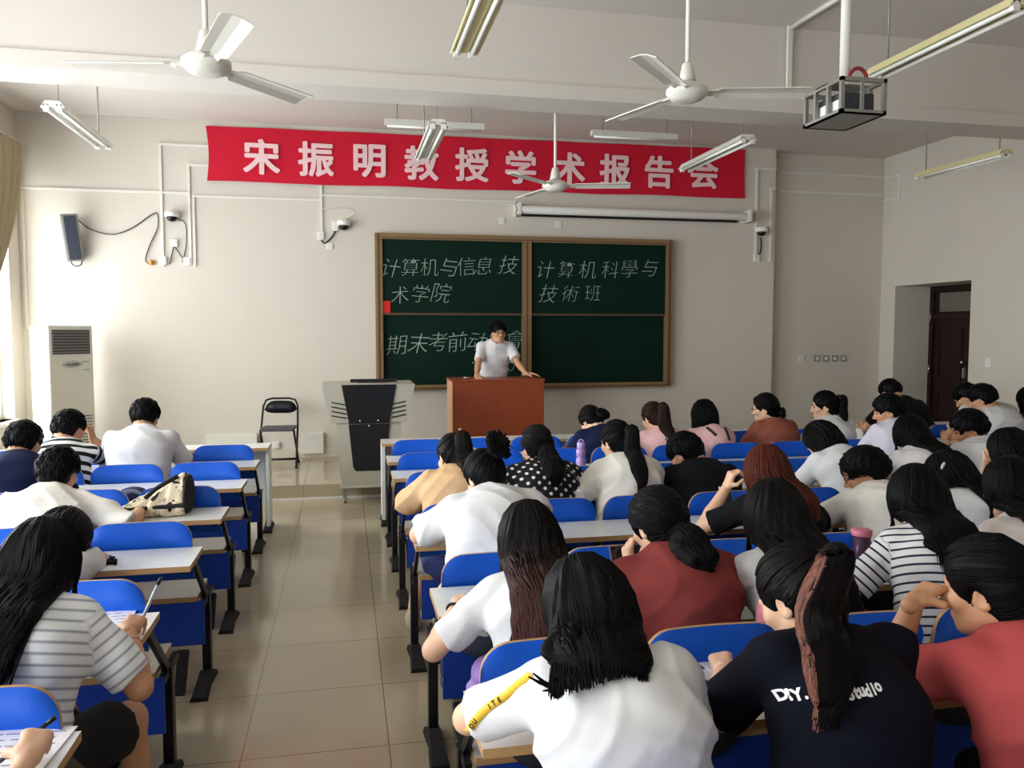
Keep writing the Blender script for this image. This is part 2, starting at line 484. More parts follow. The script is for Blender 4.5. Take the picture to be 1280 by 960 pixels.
f = MB(); f.box(rel((bx0 + .1, by - .11, bz0 + .03)), rel((bx1 - .1, by - .05, bz0 + .05))); f.box(rel((bx0 + .1, by - .115, bz0 + .03)), rel((bx1 - .1, by - .11, bz0 + .065)))
f.build('chalk_tray', M['frame'], root)
zm = pY(560, 393, by).z
panels = {}
for (pn, x0, x1) in (('l', bx0 + .09, mxp - .06), ('r', mxp + .06, bx1 - .09)):
    for (qn, z0, z1, yy) in (('t', zm - .01, bz1 - .075, by + .0), ('b', bz0 + .06, zm + .015, by + .04)):
        pm = MB(); pm.box(rel((x0, yy, z0)), rel((x1, yy + .02, z1)))
        po = pm.build('board_panel', M['board'], root); panels[pn + qn] = (po, yy)
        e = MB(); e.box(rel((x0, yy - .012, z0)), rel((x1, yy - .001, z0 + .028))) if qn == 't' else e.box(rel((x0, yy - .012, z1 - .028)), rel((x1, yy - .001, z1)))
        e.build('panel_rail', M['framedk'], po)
def chalk(key, items, size, off_):
    po, yy = panels[key]
    for ch, u, v in items:
        t = MB()
        vv, ff = text_mesh(ch, size * random.uniform(.95, 1.08), off_, .0008)
        p = Vector(rel(pY(u, v, yy - .003)))
        t.add(vv, ff, 0, False, wallmx(p, R(random.uniform(-7, 7)), random.uniform(.05, .3)))
        t.build('chalk_character', M['chalk'], po)
chalk('lt', [('计', 489, 335), ('算', 513, 334), ('机', 537, 334), ('与', 561, 334), ('信', 583, 333), ('息', 605, 332), ('技', 636, 331), ('术', 500, 369), ('学', 526, 367), ('院', 552, 366)], .26, -.0052)
chalk('rt', [('计', 682, 337), ('算', 708, 337), ('机', 735, 337), ('科', 763, 337), ('學', 787, 336), ('与', 812, 335), ('技', 686, 367), ('術', 713, 367), ('班', 741, 366)], .25, -.0052)
chalk('lb', [('期', 496, 431), ('末', 524, 429), ('考', 548, 427), ('前', 572, 427), ('动', 597, 427), ('员', 620, 426), ('會', 644, 424)], .27, -.0052)
yy = panels['lb'][1] - .004; t = MB()
t.tube([rel(pY(590, 454, yy)), rel(pY(597, 451, yy))], .004, 5); t.tube([rel(pY(636, 452, yy)), rel(pY(643, 455, yy)), rel(pY(641, 462, yy)), rel(pY(637, 464, yy))], .004, 5)
t.build('chalk_stroke', M['chalk'], panels['lb'][0])
p0, p1 = pY(477, 376, by - .015), pY(488, 391, by - .015)
tag(MB().box((p0.x, by - .016, p1.z), (p1.x, by - .0125, p0.z)).build('red_paper_sheet', M['redpaper']), 'small red paper sheet stuck on the upper chalkboard panel', 'paper')

# projection screen in its tube
a, b2 = pY(648, 262, 10.2), pY(938, 268, 10.2)
root = thing('projection_screen', 'rolled-up white projection screen tube above the chalkboard', 'projection screen', a)
L = b2.x - a.x
mxr = Matrix.Rotation(R(90), 4, 'Y')
MB().lathe([(.052, 0), (.055, .01), (.055, L - .01), (.052, L)], 20, 0, mxr).build('screen_casing', M['white'], root)
MB().box((.04, -.02, -.085), (L - .2, .0, -.055)).build('screen_hem_bar', M['black'], root)
for x in (.0, L - .03):
    q = MB(); q.box((x - .02, -.06, -.07), (x + .03, .199, .09), bev=.008); q.build('screen_bracket', M['trunk'], root)
q = MB(); q.tube([(-.02, -.04, .09), (-.05, -.05, .05), (-.03, -.05, .0), (-.05, -.05, -.05), (-.02, -.05, -.1)], .009); q.build('pull_cord', M['grey'], root)

# cable trunking runs
def conduit(label, pts, wdt=.03, dep=.022, y=YW, mt='trunk', group=None):
    q = MB()
    P_ = [pY(u, v, y) for u, v in pts]
    for i in range(len(P_) - 1):
        A, B = P_[i], P_[i + 1]
        x0, x1 = sorted((A.x, B.x)); z0, z1 = sorted((A.z, B.z))
        if x1 - x0 > z1 - z0: zz = (z0 + z1) / 2; q.box((x0 - wdt / 2, y - dep, zz - wdt / 2), (x1 + wdt / 2, y, zz + wdt / 2)); P_[i + 1].z = zz
        else: xx = (x0 + x1) / 2; q.box((xx - wdt / 2, y - dep * .95, z0 - wdt / 2), (xx + wdt / 2, y, z1 + wdt / 2)); P_[i + 1].x = xx
    return tag(q.build('cable_trunking', M[mt]), label, 'cable trunking', group)
conduit('white trunking rising past the first dome camera to the banner end', [(262, 182), (201, 182), (203, 332)])
conduit('white trunking just right of the first dome camera, bent under the banner', [(262, 207), (235, 207), (239, 330)])
conduit('white trunking drop that runs on as a level line towards the second dome camera', [(243, 332), (243, 246), (400, 250)], .026)
conduit('short white trunking drop from the banner to the second dome camera', [(400, 234), (403, 290)], .032)
conduit('long level trunking along the wall left of the banner', [(26, 238), (236, 239)], .026)
conduit('thin vertical trunking in the corner beside the curtain', [(28, 240), (35, 410)], .03)
conduit('long level trunking between second camera and projection screen', [(403, 246), (645, 251)], .024)
conduit('white trunking beside the screen end, down to the third camera socket', [(968, 212), (945, 211), (945, 326)], .03)
conduit('white trunking at the wall edge near the third camera', [(968, 236), (963, 236), (963, 326)], .03)
conduit('upper level trunking in the alcove', [(972, 217), (1104, 220)], .022, y=YA - .001)
conduit('lower level trunking in the alcove', [(972, 241), (1104, 243)], .026, y=YA - .001)
a, b2, c2 = pX(1126, 217, XR), pX(1126, 248, XR), pX(1110, 245, XR)
tag(MB().box((XR - .02, a.y - .015, b2.z), (XR, a.y + .015, a.z)).box((XR - .02, a.y + .015, a.z - .03), (XR, YA - .02, a.z - .005)).box((XR - .02, a.y + .015, b2.z), (XR, YA - .02, b2.z + .025)).build('cable_trunking', M['trunk']), 'bracket-shaped trunking turning from alcove onto the door wall', 'cable trunking')
p = pY(330, 548, YW)
for (u0, u1, v0, v1, lb) in ((258, 322, 543, 553, 'low white trunking box left of the folding chair'), (376, 405, 541, 566, 'low white trunking box right of the folding chair')):
    A, B = pY(u0, v0, YW), pY(u1, v1, YW)
    tag(MB().box((A.x, YW - .06, B.z), (B.x, YW, A.z), bev=.006).build('floor_trunking', M['trunk']), lb, 'cable trunking')

# dome cameras
def dome_camera(u, v, label):
    p = pY(u, v, YW - .06)
    r = thing('dome_camera', label, 'camera', p, group=None)
    MB().lathe([(.02, .06), (.075, .055), (.085, .03), (.085, .0), (.075, -.01)], 22).build('camera_housing', M['white'], r)
    MB().lathe([(.062, -.008), (.058, -.035), (.04, -.058), (.018, -.067), (.001, -.069)][::-1], 20).build('camera_dome', M['lens'], r)
    MB().box((-.035, .0, .02), (.035, .06, .065), bev=.006).build('wall_bracket', M['white'], r)
dome_camera(215, 270, 'white dome camera on the wall beside the loudspeaker cable')
dome_camera(430, 281, 'white dome camera near the upper left corner of the chalkboard')
dome_camera(952, 289, 'white dome camera below the screen end, near the alcove edge')
def cable(pts, label, r=.006, mt='black', y=YW - .02):
    P_ = [pY(u, v, y) for u, v in pts]; o = []
    for i in range(len(P_) - 1):
        a, b_, c_, d_ = P_[max(i - 1, 0)], P_[i], P_[i + 1], P_[min(i + 2, len(P_) - 1)]
        for k in range(5):
            t = k / 5
            o.append(.5 * ((2 * b_) + (c_ - a) * t + (2 * a - 5 * b_ + 4 * c_ - d_) * t * t + (3 * b_ - a - 3 * c_ + d_) * t ** 3))
    o.append(P_[-1])
    return tag(MB().tube(o, r, 6).build('cable', M[mt]), label, 'cable')
cable([(95, 272), (112, 286), (140, 293), (165, 285), (190, 268), (197, 268), (197, 285), (188, 305), (182, 325), (190, 331)], 'grey cable looping from the loudspeaker to the orange plug', .007, 'dgrey')
cable([(222, 274), (232, 280), (233, 305), (228, 328)], 'black cable from the first dome camera down to its socket')
cable([(218, 305), (212, 330)], 'short black cable under the small junction box')
cable([(218, 308), (230, 325)], 'short black cable from junction box to the right socket')
cable([(421, 285), (415, 296), (406, 304), (401, 299)], 'black cable between second dome camera and its socket', .009)
cable([(430, 275), (442, 268), (438, 262), (415, 260), (404, 261)], 'thin white cable arching above the second dome camera', .004, 'trunk')
cable([(951, 297), (951, 312), (946, 326)], 'black cable hanging from the third dome camera', .009)
def wall_box(u, v, w_, h_, label, nm='socket_box', mt='white', y=YW, dep=.03, cat='socket'):
    p = pY(u, v, y)
    r = MB().box((p.x - w_ / 2, y - dep, p.z - h_ / 2), (p.x + w_ / 2, y, p.z + h_ / 2), bev=.005).build(nm, M[mt])
    tag(r, label, cat)
    f = MB(); f.box((p.x - w_ * .3, y - dep - .003, p.z - h_ * .3), (p.x + w_ * .3, y - dep + .001, p.z + h_ * .3)); f.build('face_plate', M['trunk'], r)
    return r
wall_box(204, 326, .085, .1, 'white socket at the foot of the first trunking'); wall_box(234, 327, .085, .1, 'white socket right of the first dome camera')
wall_box(218, 304, .08, .09, 'small white junction box below the first dome camera', 'junction_box', cat='junction box')
wall_box(401, 295, .08, .1, 'white socket below the short trunking drop'); wall_box(419, 283, .075, .12, 'white junction box left of the second dome camera', 'junction_box', cat='junction box')
wall_box(412, 308, .085, .085, 'blank square plate under the second camera cable', 'wall_plate', dep=.012, cat='wall plate')
wall_box(627, 276, .085, .085, 'square wall plate above the left chalkboard half', 'wall_plate', dep=.012, cat='wall plate')
wall_box(698, 281, .085, .085, 'square wall plate above the right chalkboard half', 'wall_plate', dep=.012, cat='wall plate')
wall_box(945, 323, .085, .1, 'white socket below the third dome camera')
for i, (u, lb) in enumerate(((1001, 'lone light switch, apart from the row of four in the alcove'), (1021, 'first of the four alcove switches counted from the chalkboard'), (1032, 'second of the four alcove switches counted from the chalkboard'), (1043, 'third of the four alcove switches counted from the chalkboard'), (1054, 'last of the four alcove switches, nearest the door'))):
    wall_box(u, 448, .09, .09, lb, 'light_switch', 'grey' if i else 'white', y=YA - .001, dep=.014, cat='switch')
p = pX(1236, 453, XR)
o = tag(MB().box((XR - .015, p.y - .045, p.z - .06), (XR, p.y + .045, p.z + .06), bev=.004).build('light_switch', M['white']), 'small switch on the wall right of the dark door', 'switch')
wall_box(345, 556, .085, .085, 'wall socket behind the folding chair legs', y=YW - .014, dep=.02)
p = pY(189, 328, YW - .04)
tag(MB().lathe([(.01, -.05), (.03, -.045), (.032, -.005), (.018, .0), (.018, .03)], 14, 0, Matrix.Translation(p) @ Matrix.Rotation(R(90), 4, 'X')).build('plug', M['orange']), 'orange plug at the end of the loudspeaker cable', 'plug')

# wall loudspeaker, tilted
p = pY(90, 297, YW - .14)
root = thing('loudspeaker', 'slim grey column loudspeaker tilted on the wall by the curtain', 'loudspeaker', p)
root.rotation_euler = (R(10), R(-7), R(20))
MB().box((-.09, -.06, -.27), (.09, .07, .27), bev=.012).build('speaker_body', M['grey'], root)
g = MB().box((-.062, -.068, -.25), (.062, -.058, .25), bev=.004)
g.build('speaker_grille', cmat('#343a48', .7, 'dark_speaker_cloth'), root)
MB().box((-.03, .07, -.04), (.03, .15, .04)).build('speaker_bracket', M['grey'], root)
MB().tube([(-.05, 0, -.27), (-.04, -.01, -.31), (.0, -.01, -.335), (.05, -.01, -.32), (.07, 0, -.27)], .007).build('speaker_lead', M['black'], root)

# ================================================================== CEILING: lamps, fans, projector
ROD_TOP = ZC
def tube_light(x, y0, y1, z, label, rods, mt='enamel', group=None):
    r = thing('ceiling_light', label, 'lamp', (x, (y0 + y1) / 2, z), group=group)
    L = (y1 - y0) / 2
    MB().prism([(-.05, .045), (.05, .045), (.085, -.005), (.078, -.01), (.045, .02), (.02, .0), (-.02, .0), (-.045, .02), (-.078, -.01), (-.085, -.005)], -L, L, 'y').build('light_housing', M[mt], r)
    for s in (-1, 1): MB().tube([(s * .045, -L + .03, -.012), (s * .045, L - .03, -.012)], .014, 10).build('fluorescent_tube', M['tube'], r)
    for s in (-1, 1):
        for t in (-1, 1): MB().box((t * .045 - .02, s * (L - .015) - .015, -.032), (t * .045 + .02, s * (L - .015) + .015, .02)).build('tube_socket', M['white'], r)
    for yy in rods: MB().tube([(0, yy * L, .045), (0, yy * L, ROD_TOP - z)], .006, 6).build('hanging_rod', M['grey'], r)
tube_light(-2.1, 6.62, 7.9, 3.41, 'twin tube lamp hanging near the curtain side, before the wall', (-.8, .8))
tube_light(.76, 6.55, 7.85, 3.41, 'twin tube lamp hanging before the middle of the red banner', (-.8, .8))
tube_light(3.45, 6.5, 7.8, 3.41, 'white twin tube lamp hanging before the right banner end', (-.8, .8))
tube_light(6.1, 6.52, 7.68, 3.41, 'twin tube lamp hanging towards the door wall', (-.85, .85), 'cream')
tube_light(.72, 3.6, 4.86, 3.41, 'twin tube lamp cut by the top picture edge, between the two near fans', (-.8, .8), 'cream')
tube_light(3.41, 3.57, 4.74, 3.41, 'large yellowed tube lamp hanging right of the projector', (-.8, .8), 'cream')
tube_light(-2.1, 3.6, 4.86, 3.41, 'twin tube lamp near the windows, outside the photo', (-.8, .8))
def board_light(u0, u1, v, z, label):
    a, b_ = pZ(u0, v, z), pZ(u1, v, z); yy = (a.y + b_.y) / 2
    r = thing('board_light', label, 'lamp', ((a.x + b_.x) / 2, yy, z)); L = (b_.x - a.x) / 2
    MB().prism([(-.04, .04), (.04, .04), (.06, -.01), (-.02, -.02)], -L, L, 'x').build('light_housing', M['enamel'], r)
    MB().tube([(-L + .03, .01, -.025), (L - .03, .01, -.025)], .014, 10).build('fluorescent_tube', M['tube'], r)
    for s in (-.75, .75): MB().tube([(s * L, 0, .04), (s * L, 0, ZC - z)], .007, 6).build('hanging_rod', M['grey'], r)
board_light(480, 607, 157, 3.98, 'thin board lamp above the left half of the banner')
board_light(736, 851, 170, 3.98, 'thin board lamp above the right half of the banner')

def fan(hx, hy, z, angs, label, rad=.68, mtl='enamel'):
    r = thing('ceiling_fan', label, 'fan', (hx, hy, z))
    MB().lathe([(.03, -.055), (.065, -.052), (.09, -.04), (.105, -.024), (.118, -.010), (.118, .012), (.095, .032), (.06, .046), (.035, .055)], 28).build('fan_motor', M['enamel'], r)
    MB().lathe([(.05, .055), (.042, .09), (.03, .15), (.022, .16)], 18).build('fan_canopy', M['enamel'], r)
    MB().tube([(0, 0, .1), (0, 0, ZC - z)], .013, 10).build('fan_rod', M['trunk'], r)
    for a in angs:
        q = MB(); mx = Matrix.Rotation(a, 4, 'Z') @ Matrix.Rotation(R(-9), 4, 'X')
        rows = [(.09, .032), (.165, .036), (.185, .062), (.4, .067), (rad - .01, .072), (rad, .068)]
        vs = []; fs = []
        for (x, w_) in rows:
            for (yy, zz) in ((-w_, -.004), (-w_ * .3, .010), (w_ * .3, .010), (w_, -.004), (w_, -.010), (-w_ * .3 * -1, .004), (-w_ * .3, .004), (-w_, -.010)):
                vs.append((x, yy, zz))
        k = 8
        for i in range(len(rows) - 1):
            for j in range(k): fs.append((i * k + j, i * k + (j + 1) % k, (i + 1) * k + (j + 1) % k, (i + 1) * k + j))
        fs.append(tuple(range(k))[::-1]); fs.append(tuple((len(rows) - 1) * k + j for j in range(k)))
        q.add(vs, fs, 0, False, mx); q.build('fan_blade', M['enamel'], r)
def fan_angles(hub, tips):
    o = []
    for (u, v) in tips:
        d = pZ(u, v, hub.z) - hub; o.append(math.atan2(d.y, d.x))
    return o
h1 = pY(258, 80, 4.25)
fan(h1.x, h1.y, h1.z, fan_angles(h1, [(103, 79)]) + [fan_angles(h1, [(103, 79)])[0] + R(a) for a in (120, 240)], 'large white ceiling fan near the windows, three blades spread')
h2 = pY(859, 115, 4.3)
fan(h2.x, h2.y, h2.z, [R(-12), R(108), R(228)], 'white ceiling fan left of the projector pole')
h3 = pY(694, 232, 7.15)
a3 = fan_angles(h3, [(778, 231)])[0]
fan(h3.x, h3.y, h3.z, [a3, a3 + R(120), a3 + R(240)], 'white ceiling fan seen against the red banner')

# projector in its ceiling cage
pz0 = 2.98
nl, nr, fl = pZ(1051, 140, pz0), pZ(1112, 142, pz0), pZ(1013, 157, pz0)
cx0, cx1, cy0, cy1 = nl.x, nr.x, nl.y, max(fl.y, nl.y + .38); ch_ = .2
root = thing('projector_cage', 'grey steel projector cage hanging from a white ceiling pole', 'projector cage', ((cx0 + cx1) / 2, (cy0 + cy1) / 2, pz0))
hx, hy = (cx1 - cx0) / 2, (cy1 - cy0) / 2
f = MB(); b_ = .022
f.box((-hx, -hy, 0), (hx, hy, .006))
for z in (0, ch_ - b_):
    f.box((-hx, -hy, z), (hx, -hy + b_, z + b_)); f.box((-hx, hy - b_, z), (hx, hy, z + b_)); f.box((-hx, -hy, z), (-hx + b_, hy, z + b_)); f.box((hx - b_, -hy, z), (hx, hy, z + b_))
f.box((-hx, -.06, ch_ - .006), (hx, .06, ch_))
f.build('cage_frame', M['grey'], root)
for (x, y) in ((-hx, -hy), (hx - b_, -hy), (-hx, hy - b_), (hx - b_, hy - b_), (-hx, -hy / 3), (-hx, hy / 3), (hx - b_, -hy / 3), (hx - b_, hy / 3)):
    MB().box((x, y, b_), (x + b_, y + b_, ch_ - b_)).build('cage_bar', M['grey'], root)
MB().box((-.02, -hy, b_), (-.0, -hy + .012, ch_ - b_)).build('cage_bar', M['grey'], root)
px_ = pZ(1063, 0, 4.2)
MB().tube([(0, 0, ch_), (0, 0, ZC - pz0)], .03, 16).lathe([(.06, ch_), (.06, ch_ + .012)], 16).build('ceiling_pole', M['trunk'], root)
q = MB(); q.tube([(.05 + .06 * math.cos(a), -hy * .3, ch_ + .02 + .075 * math.sin(a)) for a in [math.pi * i / 10 for i in range(11)]], .011); q.build('red_cable_loop', cmat('#8c2530', .5, 'red_cable'), root)
pj = thing('projector', 'dark video projector inside the ceiling cage', 'projector', ((cx0 + cx1) / 2, (cy0 + cy1) / 2, pz0 + .008))
MB().box((-hx * .75, -hy * .72, .014), (hx * .72, hy * .7, .125), bev=.012).build('projector_body', M['dgrey'], pj)
MB().box((-hx * .75 - .004, -hy * .6, .03), (-hx * .75 + .02, -hy * .2, .085), bev=.004).build('vent_panel', M['white'], pj)
MB().box((-hx * .75 - .004, hy * .0, .03), (-hx * .75 + .02, hy * .38, .085), bev=.004).build('vent_panel', M['white'], pj)
MB().tube([(.04, hy * .7, .07), (.04, hy * .85, .07)], .035, 18).build('projector_lens', M['lens'], pj)
for sx in (-1, 1):
    for sy in (-1, 1): MB().tube([(sx * hx * .5, sy * hy * .5, -.002), (sx * hx * .5, sy * hy * .5, .016)], .012, 8).build('foot', M['rubber'], pj)
# conduit from the ceiling down the beam
q = MB(); A = pY(987, 34, 6.24); B = pY(987, 122, 6.24); C_ = pZ(1042, 0, ZC - .01)
q.box((A.x - .02, 6.22, B.z), (A.x + .02, 6.249, ZC)); q.tube([(A.x, 6.23, ZC - .02), (C_.x, C_.y, ZC - .02), (C_.x + (C_.x - A.x) * 1.2, C_.y + (C_.y - 6.23) * 1.2, ZC - .02)], .022, 6)
tag(q.build('ceiling_trunking', M['trunk']), 'white trunking crossing the ceiling and dropping down the beam face left of the projector', 'cable trunking')

# ================================================================== FRONT FURNITURE
# floor-standing air conditioner, turned into the room
p = pY(90, 560, 9.75)
root = thing('air_conditioner', 'tall white floor-standing air conditioner in the corner by the curtain', 'air conditioner', (p.x - .1, 9.86, .155), R(50))
W_, D_, H_ = .26, .17, 1.66
MB().box((-W_, -D_, .0), (W_, D_, H_), bev=.02).build('cabinet', M['ac'], root)
q = MB(); q.box((-W_ * .84, -D_ - .006, H_ - .32), (W_ * .84, -D_ + .0, H_ - .05))
q.build('outlet_recess', M['acgrille'], root)
for i in range(8): MB().box((-W_ * .82, -D_ - .016, H_ - .305 + i * .032), (W_ * .82, -D_ - .005, H_ - .293 + i * .032)).build('outlet_louvre', M['grey'], root)
q = MB(); q.lathe([(.0001, 0), (.06, 0), (.055, .012), (.0001, .014)], 28, 0, Matrix.Translation((0, -D_ - .002, H_ - .43)) @ Matrix.Diagonal((1.9, 1, .55, 1)) @ Matrix.Rotation(R(90), 4, 'X'))
q.build('control_panel', cmat('#a5a49c', .35, 'oval_control_grey'), root)
q = MB()
for i in range(-2, 3): q.box((i * .03 - .009, -D_ - .02, H_ - .44), (i * .03 + .009, -D_ - .015, H_ - .425))
q.build('control_button', M['dgrey'], root)
q = MB().box((W_ * .45, -D_ - .003, H_ - .42), (W_ * .8, -D_, H_ - .4)).box((W_ * .5, -D_ - .003, H_ - .51), (W_ * .8, -D_, H_ - .49)); q.build('rating_label', cmat('#a9bcbf', .4, 'pale_sticker'), root)
q = MB()
for i in range(16): q.box((-W_ * .8, -D_ - .004, .12 + i * .034), (W_ * .86, -D_ + .004, .13 + i * .034))
q.build('intake_slots', M['acgrille'], root)

# black folding chair
root = thing('folding_chair', 'black folding chair standing against the front wall', 'chair', (pY(349, 560, 9.75).x, 9.75, .155), R(-4))
# chair faces the room (-Y), built in local coordinates with front = -Y
def rr(pts, r_=.0125): return MB().tube(pts, r_, 10)
rr([(-.215, -.18, .01), (-.21, .06, .46), (-.2, .17, .70), (-.17, .2, .77), (-.1, .21, .79), (.1, .21, .79), (.17, .2, .77), (.2, .17, .70), (.21, .06, .46), (.215, -.18, .01)]).build('back_frame', M['black'], root)
rr([(-.19, -.14, .44), (-.19, .03, .25), (-.195, .22, .01)]).build('leg', M['black'], root)
rr([(.19, -.14, .44), (.19, .03, .25), (.195, .22, .01)]).build('leg', M['black'], root)
rr([(-.213, -.13, .1), (.213, -.13, .1)], .009).build('stretcher', M['black'], root)
rr([(-.195, .19, .06), (.195, .19, .06)], .009).build('stretcher', M['black'], root)
q = MB(); vs = []; fs = []; n_ = 12
for i in range(n_ + 1):
    x = -.19 + .38 * i / n_; e = 1 - abs(i / n_ * 2 - 1) ** 5
    for (zz, yy) in ((.66 - .045 * e, .168), (.665 + .095 * e, .2)):
        bow = .02 * (1 - (i / n_ * 2 - 1) ** 2)
        vs += [(x, yy + bow - .012, zz), (x, yy + bow + .012, zz)]
for i in range(n_):
    a = i * 4; c_ = a + 4
    fs += [(a, c_, c_ + 2, a + 2), (a + 1, a + 3, c_ + 3, c_ + 1), (a + 2, c_ + 2, c_ + 3, a + 3), (a, a + 1, c_ + 1, c_)]
fs += [(0, 2, 3, 1), (n_ * 4, n_ * 4 + 1, n_ * 4 + 3, n_ * 4 + 2)]
q.add(vs, fs, 0, True); q.build('backrest', M['black'], root)
MB().box((-.19, -.2, .435), (.19, .17, .47), bev=.015).build('seat', M['dgrey'], root)
for sx in (-1, 1):
    for yy in (-.18, .22): MB().ball((sx * (.215 if yy < 0 else .195), yy, .014), .018, 10).build('rubber_foot', M['rubber'], root)

# multimedia console: grey flared head over tapered cabinet
root = thing('multimedia_console', 'grey and black multimedia teaching console at the platform edge', 'console', (pY(461, 560, 8.45).x, 8.47, 0))
def slab(q, x0b, x1b, x0t, x1t, y0b, y1b, y0t, y1t, z0, z1, mi=0):
    vs = [(x0b, y0b, z0), (x1b, y0b, z0), (x1b, y1b, z0), (x0b, y1b, z0), (x0t, y0t, z1), (x1t, y0t, z1), (x1t, y1t, z1), (x0t, y1t, z1)]
    return q.add(vs, [(3, 2, 1, 0), (4, 5, 6, 7), (0, 1, 5, 4), (1, 2, 6, 5), (2, 3, 7, 6), (3, 0, 4, 7)], mi)
slab(MB(), -.285, .285, -.325, .325, -.25, .22, -.27, .25, .185, .83).build('cabinet', M['pod'], root)
q = MB(); slab(q, -.38, .38, -.46, .46, -.30, .28, -.34, .34, .83, 1.215); q.build('console_head', M['pod'], root)
q = MB(); q.add([(-.2, -.315, .82), (.2, -.315, .82), (.27, -.352, 1.215), (-.27, -.352, 1.215), (-.2, -.29, .82), (.2, -.29, .82), (.27, -.33, 1.215), (-.27, -.33, 1.215)], [(0, 1, 2, 3), (5, 4, 7, 6), (0, 3, 7, 4), (1, 5, 6, 2), (3, 2, 6, 7), (0, 4, 5, 1)]); q.build('head_door', M['podblk'], root)
q = MB(); q.add([(-.14, -.262, .33), (.14, -.262, .33), (.165, -.265, .37), (.205, -.288, .81), (-.205, -.288, .81), (-.165, -.265, .37), (-.14, -.24, .33), (.14, -.24, .33), (.165, -.245, .37), (.205, -.262, .81), (-.205, -.262, .81), (-.165, -.245, .37)],
    [(0, 1, 2, 3, 4, 5), (11, 10, 9, 8, 7, 6), (0, 6, 7, 1), (1, 7, 8, 2), (2, 8, 9, 3), (3, 9, 10, 4), (4, 10, 11, 5), (5, 11, 6, 0)]); q.build('cabinet_door', M['podblk'], root)
for s in (-1, 1):
    for i in range(4):
        q = MB(); z = .87 + i * .045
        yy = -.304 - (z - .83) * .104 - .004
        q.add([(s * .225, yy, z), (s * .37, yy, z + .03), (s * .37, yy, z + .042), (s * .225, yy, z + .012), (s * .225, yy + .02, z), (s * .37, yy + .02, z + .03), (s * .37, yy + .02, z + .042), (s * .225, yy + .02, z + .012)], [(0, 1, 2, 3), (4, 7, 6, 5), (0, 4, 5, 1), (3, 2, 6, 7), (0, 3, 7, 4), (1, 5, 6, 2)])
        q.build('vent_slot', M['black'], root)
for (x, z) in ((-.09, .85), (.09, .85), (0, .795)):
    MB().ball((x, -.32 if z > .82 else -.29, z), .012, 10).build('lock', M['chrome'], root)
slab(MB(), -.295, .295, -.29, .29, -.265, .235, -.26, .23, .158, .187).build('base_plinth', M['pod'], root)
for s in (-1, 1):
    q = MB(); q.box((s * .25 - .02, -.24, .05), (s * .25 + .02, -.2, .16)); q.tube([(s * .25 - .014, -.22, .032), (s * .25 + .014, -.22, .032)], .032, 14); q.build('caster', M['grey'], root)
tag(MB().box((root.location.x - .18, 8.5, 1.215), (root.location.x + .3, 8.53, 1.25)).box((root.location.x - .1, 8.4, 1.215), (root.location.x + .2, 8.6, 1.222)).build('monitor', M['podblk']), 'low black monitor edge lying on top of the console', 'monitor')

# wooden lectern
lx0, lx1 = 1.175, 2.235; ly = 8.9
root = thing('lectern', 'red-brown wooden lectern in front of the speaking teacher', 'lectern', ((lx0 + lx1) / 2, ly, .155))
hw = (lx1 - lx0) / 2
MB().box((-hw + .0, 0, 0), (hw, .022, 1.03), bev=.003).build('front_panel', M['wood'], root)
MB().box((-hw - .001, .022, 0), (-hw + .02, .5, 1.03)).build('side_panel', M['woodlt'], root)
MB().box((hw - .02, .022, 0), (hw + .001, .5, 1.03)).build('side_panel', M['woodlt'], root)
MB().box((-hw - .01, -.012, 1.03), (hw + .01, .52, 1.052), bev=.004).build('top', M['wood'], root)
MB().box((-hw + .02, .03, .55), (hw - .02, .48, .57)).build('shelf', M['wood'], root)
p = pY(583, 473, 9.2)
tag(MB().tube([(p.x - .03, 9.2, 1.207 + .006), (p.x + .03, 9.21, 1.207 + .006)], .006, 8).build('chalk_stick', M['white']), 'white chalk stick on the lectern top', 'chalk')

# ================================================================== CURTAIN
q = MB(); vs = []; fs = []; NZ, NY = 26, 40
for i in range(NZ + 1):
    t = i / NZ; z = 3.86 - t * 3.1
    # gathered top at the far side, tied back towards the near side lower down
    yf = 10.14 - 1.15 * max(0, min(1, t / .62)) ** 1.7
    width = .95 - .55 * math.sin(min(1, t / .62) * math.pi / 2)
    if t > .62: width = .4 + .25 * (t - .62) / .38
    for j in range(NY + 1):
        s = j / NY; y = yf - width * s
        x = XL + .12 + .045 * math.sin(s * 44 + t * 2) + .015 * math.sin(s * 19)
        vs.append((x, y, z))
for i in range(NZ):
    for j in range(NY): fs.append((i * (NY + 1) + j, i * (NY + 1) + j + 1, (i + 1) * (NY + 1) + j + 1, (i + 1) * (NY + 1) + j))
q.add(vs, fs, 0, True)
cur = q.build('curtain', M['curtain']); md = cur.modifiers.new('thick', 'SOLIDIFY'); md.thickness = .004
tag(cur, 'beige gathered curtain hanging beside the window nearest the front wall', 'curtain')
tag(MB().tube([(XL + .12, 7.6, 3.88), (XL + .12, 10.32, 3.88)], .014, 10).build('curtain_rail', M['trunk']), 'curtain rail above the window nearest the front wall', 'curtain rail')

# ================================================================== DESK ROWS
FR = [7.47, 6.45, 5.75, 4.95, 4.0, 3.06, 2.15, 1.25]
FL = [7.43, 6.45, 5.62, 4.754, 3.884, 2.994, 2.124, 1.24]
F3 = [7.66, 6.5, 5.75, 4.95, 4.0, 3.06]
PIT, BW = .485, .445


